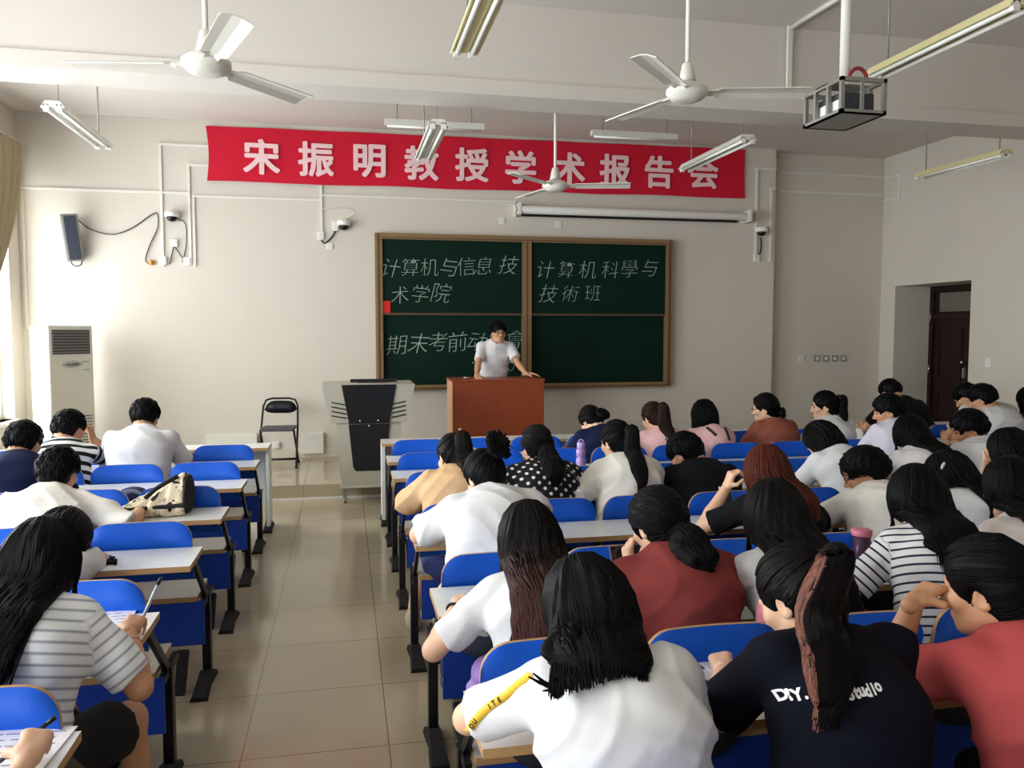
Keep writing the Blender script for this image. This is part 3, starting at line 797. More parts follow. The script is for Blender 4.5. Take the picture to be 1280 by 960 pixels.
def backrest(x0, parent):
    q = MB(); n = 22; r_ = .085; vs = []; fs = []
    z0, z1 = .60, .872
    for i in range(n + 1):
        s = i / n; s = .5 - .5 * math.cos(s * math.pi) if True else s
        x = x0 + BW * s; d = min(s, 1 - s) * BW
        drop = r_ - math.sqrt(max(0, r_ * r_ - (r_ - d) ** 2)) if d < r_ else 0
        zt = z1 - drop * .95
        bow = .022 * (1 - (2 * s - 1) ** 2)
        for (zz, tl) in ((z0, -.012), (z0 + (zt - z0) * .5, -.004), (zt, .022)):
            vs += [(x, .035 - tl * .8 + bow - .022, zz), (x, .035 - tl * .8 + bow - .008, zz)]
    k = 6
    for i in range(n):
        a = i * k; c_ = a + k
        for j in (0, 2): fs += [((a + j, c_ + j, c_ + j + 2, a + j + 2), 0), ((a + j + 1, a + j + 3, c_ + j + 3, c_ + j + 1), 0)]
        fs += [((a + 4, c_ + 4, c_ + 5, a + 5), 1), ((a, a + 1, c_ + 1, c_), 1)]
    for a, fl in ((0, False), (n * k, True)):
        for j in (0, 2):
            f_ = (a + j, a + j + 2, a + j + 3, a + j + 1); fs.append((f_[::-1] if fl else f_, 1))
    b0 = len(q.v)
    q.v += [tuple(v) for v in vs]
    for f_, mi in fs: q.f.append(f_); q.m.append(mi); q.sm.append(mi == 0)
    return q.build('backrest', [M['blue'], M['edge']], parent)


def desk_row(x0, F, n, label, group, flip=1, first=False):
    """flip=1: row runs to +x from its aisle end x0; -1: to -x"""
    L = n * PIT + .07
    r = thing('desk_row', label, 'desk row', (x0, F, 0), group=group)
    def X(a, b): return (a, b) if flip > 0 else (-b, -a)
    a, b_ = X(0, L)
    MB().box((a, -.32, .725), (b_, .0, .75), 0, mi_side=1).build('desktop', [M['desk'], M['edge']], r)
    if first:
        MB().box((a + .02, -.012, .2), (b_ - .02, .006, .724)).build('front_panel', M['desk'], r)
        for e in (0, L - .03):
            a2, b2 = X(e, e + .03); MB().box((a2, -.26, .05), (b2, -.013, .724)).build('side_panel', M['desk'], r)
    else:
        a4, b4 = X(.06, L - .02); MB().box((a4, .16, .437), (b4, .46, .462), 0, mi_side=1).build('seat_plank', [M['seat'], M['edge']], r)
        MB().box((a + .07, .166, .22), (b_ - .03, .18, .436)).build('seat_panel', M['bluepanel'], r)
        for k in range(n):
            a2, b2 = X(.047 + PIT * k, .047 + PIT * k + BW); backrest(a2, r)
    np_ = n // 2
    for i in range(np_ + 1):
        xx = (.004 if first else .020) if i == 0 else ( (L - .042 if i == np_ else i * 2 * PIT + .02))
        a2, b2 = X(xx, xx + .04)
        q = MB()
        if first: q.box((a2, -.15, .03), (b2, -.1, .724))
        else:
            q.box((a2, .26, .03), (b2, .31, .437)); q.box((a2 + .008, .18, .405), (b2 - .008, .44, .436))
            q.prism([(.29, .437), (.24, .437), (-.05, .695), (.0, .695)], a2 + .012, b2 - .010, 'x'); q.box((a2 + .010, -.24, .695), (b2 - .008, .0, .724))
        lg = q.build('leg', M['black'], r)
        cxm = (a2 + b2) / 2; yo = -.12 if first else .205
        q = MB(); vs = []
        for (yy, w_, h_) in ((-.19, .042, .022), (-.05, .034, .055), (.0, .03, .075), (.05, .034, .055), (.14, .04, .022)):
            vs += [(cxm - w_, yo + yy, 0), (cxm + w_, yo + yy, 0), (cxm + w_ * .8, yo + yy, h_), (cxm - w_ * .8, yo + yy, h_)]
        fs = [(0, 1, 2, 3), (19, 18, 17, 16)]
        for t in range(4):
            for e in range(4): fs.append((t * 4 + e, t * 4 + 4 + e, t * 4 + 4 + (e + 1) % 4, t * 4 + (e + 1) % 4))
        q.add(vs, fs, 0); q.build('leg_foot', M['rubber'], lg)
        if not first and i == 0:
            a3, b3 = X(.12, .165)
            q = MB(); q.add([(a3, .14, 0), (b3, .14, 0), (b3, .10, 0), (a3, .10, 0), (a3, .26, .16), (b3, .26, .16), (b3, .20, .19), (a3, .20, .19)], [(3, 2, 1, 0), (4, 5, 6, 7), (0, 1, 5, 4), (1, 2, 6, 5), (2, 3, 7, 6), (3, 0, 4, 7)]); q.build('seat_brace', M['rubber'], r)
    return r


ORD = ['front', 'second', 'third', 'fourth', 'fifth', 'sixth', 'seventh', 'eighth']
for i, F in enumerate(FR):
    desk_row(.31, F, 8, ('front desk without seats, pale end panel, in the middle block by the lectern' if i == 0 else ORD[i] + ' blue-backed desk row from the lectern in the middle block'), 'desk rows of the middle block', 1, i == 0)
for i, F in enumerate(FL):
    desk_row(-.66, F, 6, ('front desk without seats in the window block' if i == 0 else ORD[i] + ' blue-backed desk row from the platform in the window block'), 'desk rows of the window block', -1, i == 0)
for i, F in enumerate(F3):
    desk_row(5.3, F, 4, ('front desk without seats in the block by the door' if i == 0 else ORD[i] + ' blue-backed desk row from the front in the block by the door'), 'desk rows of the door block', 1, i == 0)

# ================================================================== PEOPLE
# bodies, clothes and hair are grown as smooth blended surfaces (signed distance on a grid -> one mesh)
def nv(a): return np.asarray(a, dtype=np.float32)
def unit(a): a = nv(a); return a / max(1e-9, float(np.linalg.norm(a)))


class Field:
    def __init__(s, lo, hi, h):
        s.lo = nv(lo); s.h = h
        s.n = np.maximum(4, np.ceil((nv(hi) - s.lo) / h).astype(int) + 1)
        s.D = np.full(tuple(s.n), .2, np.float32)

    def grid(s, lo, hi):
        a = np.clip(np.floor((nv(lo) - s.lo) / s.h).astype(int), 0, s.n - 1); b = np.clip(np.ceil((nv(hi) - s.lo) / s.h).astype(int) + 1, 1, s.n)
        sl = tuple(slice(int(x), int(max(x + 1, y))) for x, y in zip(a, b))
        ax = [s.lo[i] + s.h * np.arange(sl[i].start, sl[i].stop, dtype=np.float32) for i in range(3)]
        return sl, np.stack(np.meshgrid(*ax, indexing='ij'), -1)

    def _put(s, sl, d, k, op):
        o = s.D[sl]
        if op == 'add':
            if k > 0:
                h = np.clip(.5 + .5 * (o - d) / k, 0, 1); s.D[sl] = o * (1 - h) + d * h - k * h * (1 - h)
            else: s.D[sl] = np.minimum(o, d)
        elif op == 'cut':
            if k > 0:
                h = np.clip(.5 - .5 * (o + d) / k, 0, 1); s.D[sl] = o * (1 - h) + (-d) * h + k * h * (1 - h)
            else: s.D[sl] = np.maximum(o, -d)

    def rc(s, a, b, ra, rb, k=.02, op='add', trim=None):
        a, b = nv(a), nv(b); m = max(ra, rb) + .06
        sl, P = s.grid(np.minimum(a, b) - m, np.maximum(a, b) + m)
        ba = b - a; t = ((P - a) @ ba) / max(1e-9, float(ba @ ba)); tc = np.clip(t, 0, 1)
        d = np.linalg.norm(P - a - tc[..., None] * ba, axis=-1) - (ra + (rb - ra) * tc)
        if trim is not None:
            L = float(np.linalg.norm(ba)); d = np.maximum(d, (t - trim) * L)
        s._put(sl, d, k, op); return s

    def ell(s, c, r, Rm=None, k=.02, op='add'):
        c, r = nv(c), nv(r); m = float(r.max()) + .05
        sl, P = s.grid(c - m, c + m); q = P - c
        if Rm is not None: q = q @ nv(Rm)          # columns of Rm = local axes
        k0 = np.linalg.norm(q / r, axis=-1); k1 = np.linalg.norm(q / (r * r), axis=-1)
        d = np.where(k1 > 1e-6, k0 * (k0 - 1) / np.maximum(k1, 1e-6), -r.min())
        s._put(sl, d, k, op); return s

    def es(s, a, b, lat, rxa, rya, rxb, ryb, k=.03, op='add'):
        """tapered tube of elliptical section; lat = direction of the wide axis"""
        a, b = nv(a), nv(b); m = max(rxa, rxb, rya, ryb) + .06
        sl, P = s.grid(np.minimum(a, b) - m, np.maximum(a, b) + m)
        ba = b - a; L = float(np.linalg.norm(ba)); ax = ba / L
        lt = nv(lat); lt = unit(lt - ax * float(lt @ ax)); dp = np.cross(ax, lt)
        q = P - a; t = q @ ax; tc = np.clip(t / L, 0, 1)
        rx = rxa + (rxb - rxa) * tc; ry = rya + (ryb - rya) * tc
        e = np.sqrt(((q @ lt) / rx) ** 2 + ((q @ dp) / ry) ** 2 + ((t - tc * L) / ry) ** 2)
        s._put(sl, (e - 1) * np.minimum(rx, ry), k, op); return s

    def half(s, p, n, k=0):
        """cut away the side the normal points to"""
        n = unit(n); sl, P = s.grid(s.lo, s.lo + s.h * s.n)
        s.D = np.maximum(s.D, (P - nv(p)) @ n); return s

    def warp(s, fn):
        sl, P = s.grid(s.lo, s.lo + s.h * s.n); near = np.abs(s.D) < .05
        s.D[near] += fn(P[near]); return s

    def sample(s, P):
        """distance and outward direction at points"""
        q = np.clip((nv(P) - s.lo) / s.h, .01, s.n - 1.02); i = q.astype(int); f = q - i; o = np.zeros(len(q), np.float32); g = np.zeros((len(q), 3), np.float32)
        for c in ((a, b, d) for a in (0, 1) for b in (0, 1) for d in (0, 1)):
            w = [f[:, k] if c[k] else 1 - f[:, k] for k in range(3)]; v = s.D[i[:, 0] + c[0], i[:, 1] + c[1], i[:, 2] + c[2]]
            o += v * w[0] * w[1] * w[2]
            for k in range(3):
                ww = [w[j] for j in range(3) if j != k]; g[:, k] += v * (1 if c[k] else -1) * ww[0] * ww[1]
        return o, g / np.maximum(np.linalg.norm(g, axis=1, keepdims=True), 1e-6)

    def push(s, P, clear, pull=0.0, bias=None):
        P = nv(P).copy()
        ins = ((P > s.lo + s.h) & (P < s.lo + s.h * (s.n - 2))).all(1)
        for _ in range(4):
            d, g = s.sample(P); m = ins & (d < clear)
            if bias is not None: g = g + nv(bias); g /= np.maximum(np.linalg.norm(g, axis=1, keepdims=True), 1e-6)
            P[m] += g[m] * (clear - d[m])[:, None] * .9
        if pull:
            d, g = s.sample(P); m = ins & (d > clear) & (d < pull); P[m] -= g[m] * (d[m] - clear)[:, None]
        return P

    def mesh(s, relax=1):
        D = s.D; S = D < 0; n = D.shape
        c = [S[i:n[0] - 1 + i, j:n[1] - 1 + j, k:n[2] - 1 + k] for i in (0, 1) for j in (0, 1) for k in (0, 1)]
        cnt = sum(x.astype(np.int8) for x in c)
        act = (cnt > 0) & (cnt < 8); idx = np.argwhere(act)
        if len(idx) == 0: return np.zeros((0, 3)), []
        vid = np.full(act.shape, -1, np.int64); vid[act] = np.arange(len(idx))
        acc = np.zeros((len(idx), 3), np.float32); num = np.zeros(len(idx), np.float32)
        cor = [(i, j, k) for i in (0, 1) for j in (0, 1) for k in (0, 1)]
        for A in cor:
            for ax in range(3):
                if A[ax]: continue
                B = list(A); B[ax] = 1
                da = D[idx[:, 0] + A[0], idx[:, 1] + A[1], idx[:, 2] + A[2]]; db = D[idx[:, 0] + B[0], idx[:, 1] + B[1], idx[:, 2] + B[2]]
                x = (da < 0) != (db < 0)
                t = da[x] / (da[x] - db[x]); p = np.tile(nv(A), (int(x.sum()), 1)); p[:, ax] += t
                acc[x] += p; num[x] += 1
        V = s.lo + s.h * (idx + acc / num[:, None])
        Q = []
        for ax in range(3):
            u, w = [(1, 2), (2, 0), (0, 1)][ax]
            sl0 = [slice(None)] * 3; sl1 = [slice(None)] * 3; sl0[ax] = slice(0, n[ax] - 1); sl1[ax] = slice(1, n[ax])
            s0, s1 = S[tuple(sl0)], S[tuple(sl1)]
            e = np.argwhere(s0 != s1)
            e = e[(e[:, u] > 0) & (e[:, w] > 0) & (e[:, u] < n[u] - 1) & (e[:, w] < n[w] - 1)]
            if len(e) == 0: continue
            q = []
            for du, dw in ((-1, -1), (0, -1), (0, 0), (-1, 0)):
                f = e.copy(); f[:, u] += du; f[:, w] += dw; q.append(vid[f[:, 0], f[:, 1], f[:, 2]])
            q = np.stack(q, 1); fl = ~s0[e[:, 0], e[:, 1], e[:, 2]]
            q[fl] = q[fl][:, ::-1]; Q.append(q)
        Q = np.concatenate(Q); Q = Q[(Q >= 0).all(1)]
        for _ in range(relax):
            a = np.concatenate([Q[:, [0, 1]], Q[:, [1, 2]], Q[:, [2, 3]], Q[:, [3, 0]]]); sm = np.zeros_like(V); ct = np.zeros(len(V), np.float32)
            for x in range(3): sm[:, x] = np.bincount(a[:, 0], V[a[:, 1], x], len(V)) + np.bincount(a[:, 1], V[a[:, 0], x], len(V))
            ct = np.bincount(a[:, 0], minlength=len(V)) + np.bincount(a[:, 1], minlength=len(V))
            V = V * .5 + .5 * sm / np.maximum(ct, 1)[:, None]
        return V, Q


def np_obj(name, parts, mats, parent, org, smooth=True, attrs=None):
    """parts: list of (V, Q, material index)"""
    Vs, Fs, Ms = [], [], []; n = 0
    for V, Q, mi in parts:
        V = np.asarray(V, np.float32)
        Vs.append(V - nv(org)); Fs += [tuple(int(i) + n for i in f) for f in Q]; Ms += [mi] * len(Q); n += len(V)
    V = np.concatenate(Vs)
    me = bpy.data.meshes.new(name); me.from_pydata(V.tolist(), [], Fs)
    for m_ in (mats if isinstance(mats, (list, tuple)) else [mats]): me.materials.append(m_)
    me.polygons.foreach_set('material_index', Ms)
    me.polygons.foreach_set('use_smooth', [smooth] * len(Fs))
    for k, a in (attrs or {}).items():
        at = me.attributes.new(k, 'FLOAT', 'POINT'); at.data.foreach_set('value', np.asarray(a, np.float32))
    me.update()
    o = bpy.data.objects.new(name, me); COL.objects.link(o); o.parent = parent
    return o


def strand(pts, r0, r1, n=4, flat=1.0, lat=None):
    """tapered lock of hair"""
    P_ = np.array([tuple(p) for p in pts], np.float32); m = len(P_)
    T_ = np.gradient(P_, axis=0); T_ /= np.maximum(np.linalg.norm(T_, axis=1, keepdims=True), 1e-9)
    ref = np.array((.31, .9, .2), np.float32); A_ = np.cross(T_, ref); A_ /= np.maximum(np.linalg.norm(A_, axis=1, keepdims=True), 1e-9); B_ = np.cross(T_, A_)
    i = np.linspace(0, 1, m); r = r0 * (.55 + .45 * np.sin(np.minimum(1, i * 2.2) * math.pi / 2)) * (1 - .8 * np.maximum(0, (i - .55) / .45)) + r1
    V = np.concatenate([(P_ + (A_ * math.cos(2 * math.pi * k / n) + B_ * math.sin(2 * math.pi * k / n)) * r[:, None])[:, None] for k in range(n)], 1).reshape(-1, 3)
    return V, [(j * n + k, j * n + (k + 1) % n, (j + 1) * n + (k + 1) % n, (j + 1) * n + k) for j in range(m - 1) for k in range(n)]


def crom(pts, k=3):
    P_ = [Vector(p) for p in pts]; o = []
    for i in range(len(P_) - 1):
        a, b_, c_, d_ = P_[max(i - 1, 0)], P_[i], P_[i + 1], P_[min(i + 2, len(P_) - 1)]
        for j in range(k):
            t = j / k; o.append(.5 * ((2 * b_) + (c_ - a) * t + (2 * a - 5 * b_ + 4 * c_ - d_) * t * t + (3 * b_ - a - 3 * c_ + d_) * t ** 3))
    return o + [P_[-1]]


SKIN = {'f': mat('skin_fair', '#d8ac90', .5, spec=.35, var=.05, vscale=14), 'm': mat('skin_tan', '#c08f6e', .5, spec=.35, var=.05, vscale=14), 'd': mat('skin_deep_tan', '#a87657', .5, spec=.35, var=.05, vscale=14)}
HAIR = {'black': hair_mat('black_hair', '#080709'), 'soft': hair_mat('soft_black_hair', '#0d0a0a'), 'brown': hair_mat('dark_brown_hair', '#281914'), 'red': hair_mat('reddish_brown_hair', '#4a2117'), 'ombre': hair_mat('black_to_brown_hair', '#0c090a', '#50312c')}
HAIR['pinkstreak'] = hair_mat('pinkish_streak_hair', '#70493f')
CLOTH = {}
def cloth(col, name, **k):
    if name not in CLOTH: CLOTH[name] = mat(name, col, .85, spec=.12, bump=.12, bscale=260, var=.02, vscale=6, **k)
    return CLOTH[name]
WHITE = cloth('#d2d2d4', 'white_cotton')
EYE = mat('dark_eye', '#15100e', .25); LIP = mat('lip_tone', '#a8675c', .5)
SPEC = mat('black_glasses_frame', '#151517', .3)


def ik(S, W, hint, l1, l2):
    S, W, hint = Vector(S), Vector(W), Vector(hint)
    d = W - S; L = d.length; mx = (l1 + l2) * .985
    if L > mx: W = S + d * (mx / L); d = W - S; L = d.length
    if L < abs(l1 - l2) + .03: L = abs(l1 - l2) + .03
    u = d.normalized(); a = (l1 * l1 - l2 * l2 + L * L) / (2 * L); h = math.sqrt(max(0, l1 * l1 - a * a))
    pv = hint - S; pv = pv - u * pv.dot(u)
    if pv.length < 1e-4: pv = u.orthogonal()
    return S + u * a + pv.normalized() * h, W


def hand_parts(W, d, n, side, h, curl, scale=1.0, pen=False):
    """one hand: palm, four fingers of different length, thumb from the palm's side. d = hand direction, n = palm normal, side = +1 thumb on the right of d (seen from the back of the hand)"""
    d = unit(d); n = unit(nv(n) - d * float(nv(n) @ d)); s_ = np.cross(d, n) * side     # towards the thumb
    W = nv(W); sc = scale
    F_ = Field(W - .22 * sc, W + .22 * sc, h)
    pe = W + d * .078 * sc
    F_.rc(W - d * .02, W + d * .01, .024 * sc, .024 * sc, .01)
    for o, rr_ in ((-.024, .0125), (-.009, .0135), (.009, .0135), (.022, .0125)):
        F_.rc(W + d * .012 * sc + s_ * o * .7 * sc, pe + s_ * o * sc, .0135 * sc, rr_ * sc, .012)
    lens = [(.031, .036, .022, .017), (.011, .042, .026, .019), (-.010, .040, .025, .019), (-.029, .030, .019, .016)]
    for i, (o, l1, l2, l3) in enumerate(lens):
        p = pe + s_ * o * .86 * sc; c1 = curl * (.75 + .08 * i); c2 = curl * 1.15; c3 = curl * .8
        if pen and i == 0: c1, c2, c3 = .75, .9, .4
        a = 0; r_ = .0092 * sc if i < 3 else .0078 * sc
        for l, c in ((l1, c1), (l2, c2), (l3, c3)):
            a += c; dv = d * math.cos(a) + n * math.sin(a) + s_ * (.05 * (1.5 - i)) * (1 - curl * .5)
            q = p + unit(dv) * l * sc; F_.rc(p, q, r_, r_ * .88, .004); p = q; r_ *= .9
    p = W + d * .02 * sc + s_ * .022 * sc; t1 = unit(d * .55 + s_ * .75 + n * (.25 + .4 * curl)); t2 = unit(d * .85 + s_ * (.25 - .4 * curl) + n * (.2 + .45 * curl))
    q = p + t1 * .042 * sc; F_.rc(p, q, .0135 * sc, .011 * sc, .012); e = q + t2 * .032 * sc; F_.rc(q, e, .0105 * sc, .009 * sc, .004); F_.rc(e, e + unit(t2 + n * .2) * .02 * sc, .009 * sc, .0075 * sc, .004)
    return F_.mesh(1)


PEOPLE = {}
def person(key, label, base, head, sex='f', pitch=25, yaw=0, roll=0, face=0.0, shirt=None, sleeve=.72, hair=None, armL=None, armR=None, pants='#23262f', legs='pants',
           res=.011, skin=None, twist=0, neck=.064, standing=False, sw=None, collar=None, glasses=False, features=False, group=None, bulk=1.0, footL=None, footR=None, kneeL=None, kneeR=None, mats_shirt=None, hem=None, hip_z=.54, loose=0.0, fold=1.0, shrug=.006):
    rnd = random.Random(key); rs = rnd.random() * 10
    male = sex == 'm'; g = 1.08 if male else 1.0; g *= bulk
    bx, by_ = base
    org = (bx, by_, .155 if standing else 0)
    root = thing('person', label, 'person', org, group=group)
    fw = nv((-math.sin(face), math.cos(face), 0)); rt = nv((math.cos(face), math.sin(face), 0)); up = nv((0, 0, 1))
    tw = R(twist); lat = rt * math.cos(tw) + fw * math.sin(tw)
    H = nv((bx, by_, hip_z)) if not standing else nv((bx, by_, .155 + .92))
    Hc = nv(head)
    # head axes
    mh = Matrix.Rotation(face, 3, 'Z') @ Matrix.Rotation(R(yaw), 3, 'Z') @ Matrix.Rotation(R(-pitch), 3, 'X') @ Matrix.Rotation(R(roll), 3, 'Y')
    RM = nv([list(r_) for r_ in mh]); hx_, hy_, hz_ = RM[:, 0], RM[:, 1], RM[:, 2]
    def hl(x, y, z): return Hc + hx_ * x + hy_ * y + hz_ * z
    sp0 = unit(Hc - H)
    nb = hl(0, -.038, -.072)
    N = nb - unit(up * .75 + sp0 * .5 + hz_ * .25) * .048 - unit(nv((hy_[0], hy_[1], 0))) * .018
    sd = unit(N - H); back = unit(np.cross(lat, sd)) * -1
    if float(back @ fw) > 0: back = -back
    bend = .045 if not standing else .0
    W_ = H + (N - H) * .36 + back * bend * .7; C_ = H + (N - H) * .72 + back * bend; T_ = N - sd * .038 + back * .01
    swd = sw or (.168 if male else .148)
    spine = [H, W_, C_, T_]
    RX = [.162, .134, .150, .108] if not male else [.160, .146, .164, .118]; RY = [.12, .10, .108, .075] if not male else [.118, .108, .118, .08]
    RX = [x * g for x in RX]; RY = [x * g for x in RY]
    sh = {s: T_ + lat * swd * s * g - sd * (.024 - shrug) - back * .012 for s in (-1, 1)}
    l1, l2 = (.285, .255) if male else (.26, .235)
    arms = {}
    for s, A in ((-1, armL), (1, armR)):
        A = dict(A or {})
        if 'w' not in A:
            A['w'] = tuple(nv((Hc[0], Hc[1], 0)) + lat * s * rnd.uniform(.07, .12) + fw * rnd.uniform(.12, .17) + up * .795)
        hint = A.get('e') or tuple(sh[s] + lat * s * .25 - up * .35 + fw * .05)
        E_, Wr = ik(sh[s], A['w'], hint, l1, l2)
        arms[s] = (nv(E_), nv(Wr), A)
    allp = [H, Hc] + [a for s in arms for a in arms[s][:2]] + [sh[-1], sh[1]]
    lo = np.min(allp, 0) - .22; hi = np.max(allp, 0) + .22
    lo[2] = min(lo[2], (H[2] - .2))
    # ---- legs
    leg = {}
    for s, ft, kn in ((-1, footL, kneeL), (1, footR, kneeR)):
        hp = H + lat * s * .085 * g + nv((0, 0, -.03))
        if standing:
            K = hp + nv((0, 0, -.42)) + fw * .01; A_ = K + nv((0, 0, -.38)); A_[2] = org[2] + .085
        else:
            K = nv(kn) if kn is not None else hp + fw * .40 + lat * s * .03 + nv((0, 0, .0)); A_ = nv(ft) if ft is not None else K + fw * .03 + nv((0, 0, -K[2] + .085))
        leg[s] = (hp, K, A_)
    # ---- skin: torso, arms and legs in one surface
    pts = allp + [q for s in leg for q in leg[s]]
    blo = np.min(pts, 0) - .14; bhi = np.max(pts, 0) + .14
    B = Field(blo, bhi, max(res, .010))
    for i in range(3): B.es(spine[i], spine[i + 1], lat, RX[i] * .93, RY[i] * .93, RX[i + 1] * .93, RY[i + 1] * .93, .04)
    nr = .058 if male else .049
    for s in (-1, 1):
        E_, Wr, A = arms[s]
        B.rc(T_, sh[s], .055, .052 * g, .04)
        B.rc(sh[s], E_, .043 * g, .036 * g, .02); B.rc(E_, E_ + (Wr - E_) * .35, .037 * g, .037 * g, .012); B.rc(E_ + (Wr - E_) * .35, Wr, .037 * g, .024 * g, .012)
        hp, K, A_ = leg[s]
        B.rc(hp, K, .078 * g, .055 * g, .03); B.rc(K, K + (A_ - K) * .35, .052 * g, .053 * g, .02); B.rc(K + (A_ - K) * .35, A_, .053 * g, .034 * g, .02)
        B.rc(A_ - up * .02 - fw * .03, A_ - up * .045 + fw * .13, .034, .026, .02)
    B.rc(N - up * .01, nb, nr * 1.06, nr * .9, .03)
    parts = [B.mesh(1) + (0,)]
    # ---- head and neck, finer
    hh = .0055 if res > .009 else .0042
    Fh = Field(Hc - .185, Hc + .185, hh)
    jw = 1.07 if male else 1.0
    Fh.ell(hl(0, -.006, .032), (.074, .093, .088), RM, .02)
    Fh.ell(hl(0, .030, -.035), (.058 * jw, .060, .082), RM, .035)
    Fh.rc(hl(0, .048, -.094), hl(0, .066, -.098), .022 * jw, .017, .03)
    for s in (-1, 1):
        Fh.rc(hl(s * .046 * jw, .0, -.058), hl(s * .016, .062, -.092), .020, .016, .03)
        Fh.ell(hl(s * .040, .060, -.022), (.026, .024, .022), RM, .025)
        Fh.ell(hl(s * .076, -.008, -.010), (.009, .022, .032), RM, .006)
        Fh.ell(hl(s * .081, -.005, -.008), (.005, .013, .020), RM, .004, 'cut')
        Fh.ell(hl(s * .030, .096, .003), (.019, .014, .011), RM, .012, 'cut')
        Fh.rc(hl(s * .012, .093, .022), hl(s * .044, .080, .020), .008, .006, .014)
        Fh.rc(hl(s * .009, .098, -.034), hl(s * .013, .092, -.036), .0075, .0065, .008)
    Fh.rc(hl(0, .088, .010), hl(0, .110, -.030), .0075, .0115, .012)
    Fh.rc(hl(-.017, .0875, -.0625), hl(.017, .0875, -.0625), .007, .007, .008)
    Fh.rc(hl(-.014, .086, -.073), hl(.014, .086, -.073), .0075, .0075, .008)
    Fh.rc(nb + (nb - N) * .0, N, nr * .98, nr * 1.1, .03); Fh.rc(hl(0, -.03, -.02), nb, .055, nr * .98, .03)
    parts.append(Fh.mesh(1) + (0,))
    # ---- hands
    for s in (-1, 1):
        E_, Wr, A = arms[s]
        fd = unit(Wr - E_); d = unit(A['d']) if 'd' in A else unit(fd + nv((0, 0, -fd[2] * .8)))
        n = nv(A.get('n', (0, 0, -1))) + lat * (-s) * .25
        # thumb sits on the inner side
        dn = np.cross(unit(d), unit(n - unit(d) * float(n @ unit(d))))
        side = 1 if float(dn @ (lat * -s)) > 0 else -1
        side = A.get('side', side)
        parts.append(hand_parts(Wr, d, n, side, .0042 if res < .009 else .0055, A.get('curl', .45), 1.08 if male else .97, A.get('pen', False)) + (0,))
    sk = SKIN[skin or ('m' if male else 'f')]
    body = np_obj('body', parts, sk, root, org)
    if features:
        for s in (-1, 1):
            mb = MB(); mm = Matrix.Translation(Vector(hl(s * .030, .0835, .003)) - Vector(org)) @ mh.to_4x4()
            mb.ball((0, 0, 0), (.0125, .006, .0055), 12, 0, mm); mb.build('eye', EYE, root)
            mb = MB(); mb.tube([Vector(hl(s * x, y, z)) - Vector(org) for x, y, z in ((.012, .0995, .024), (.03, .095, .029), (.046, .083, .024))], [.0028, .0035, .002], 6); mb.build('eyebrow', HAIR['black'], root)
        mb = MB(); mb.tube([Vector(hl(x, y, z)) - Vector(org) for x, y, z in ((-.022, .087, -.068), (-.01, .0935, -.0645), (0, .0945, -.066), (.01, .0935, -.0645), (.022, .087, -.068))], [.002, .0048, .005, .0048, .002], 8); mb.build('lips', LIP, root)
    if glasses:
        gm = MB()
        for s in (-1, 1):
            gm.tube([Vector(hl(s * .032 + .022 * math.cos(a), .106 - abs(.022 * math.cos(a) * s + .032) * .12, .001 + .018 * math.sin(a))) - Vector(org) for a in [2 * math.pi * i / 16 for i in range(17)]], .0013, 6)
            gm.tube([Vector(hl(s * .054, .098, .006)) - Vector(org), Vector(hl(s * .074, .06, .006)) - Vector(org), Vector(hl(s * .082, -.005, .004)) - Vector(org)], .002, 6)
        gm.tube([Vector(hl(-.010, .105, .004)) - Vector(org), Vector(hl(.010, .105, .004)) - Vector(org)], .002, 6)
        gm.build('glasses', SPEC, root)
    # ---- shirt
    e = .012 + loose
    S_ = Field(lo - .06, hi + .06, max(res * .95, .0085))
    lw = [1.0, 1.10, 1.06, 1.0]
    for i in range(3): S_.es(spine[i], spine[i + 1], lat, RX[i] * lw[i] + e, RY[i] * lw[i] + e, RX[i + 1] * lw[i + 1] + e, RY[i + 1] * lw[i + 1] + e, .04)
    S_.rc(T_ + sd * .012, N + sd * .012 - back * .012, .070, .060, .03)
    for s in (-1, 1):
        E_, Wr, A = arms[s]
        S_.rc(T_ + sd * .006, sh[s], .054 + e * .4, .046 * g + e * .8, .04)
        if sleeve <= 1: S_.rc(sh[s] - (E_ - sh[s]) * .05, E_, .045 * g + e * .9, .045 * g + e * 1.0 + .003, .03, trim=sleeve)
        else:
            f_ = min(1, sleeve - 1)
            S_.rc(sh[s], E_, .050 * g + e, .044 * g + e, .03); S_.rc(E_, Wr, .044 * g + e, .032 + e, .015, trim=f_)
    hz = hem if hem is not None else (H[2] - .02)
    S_.half((0, 0, hz), (0, 0, -1))
    ph = rs
    def folds(P_):
        a = (P_ - H)
        z = a @ sd; x = a @ lat; y = a @ back
        f1 = np.sin(38 * z + 16 * x + 3 * np.sin(9 * x + ph) + ph) * .0022 * np.clip(1.25 - z * 2.2, .12, 1)
        f2 = np.sin(22 * x - 14 * z + 2.5 * np.sin(14 * z + 2 * ph) + 5 * y) * .0028
        f3 = np.sin(60 * (x * .7 + z * .5) + 4 * np.sin(11 * z - ph)) * .0010
        def rdg(t): return (1 - np.abs(np.sin(t))) ** 2
        sg = np.where(x > 0, 1.0, -1.0)
        g1 = rdg(17 * z + 19 * x * sg + 1.8 * np.sin(11 * x + ph) + 1.5 * np.sin(13 * z - ph)) * np.clip(.35 + 2.5 * np.abs(x), 0, 1)
        g2 = rdg(27 * z - 10 * x * sg + 2.2 * np.sin(9 * x - ph) + .9 * np.sin(21 * x)) * np.clip(1.1 - 2.2 * z, .1, 1)
        return ((f1 + f2 + f3 - g1 * .0085 - g2 * .0070) * fold).astype(np.float32)
    S_.warp(folds)
    # neckline
    nk = N + sd * .02 - back * .0
    S_.rc(nk - back * .012, nk + unit(nb - N) * .18, neck, neck * 1.02, .012, 'cut')
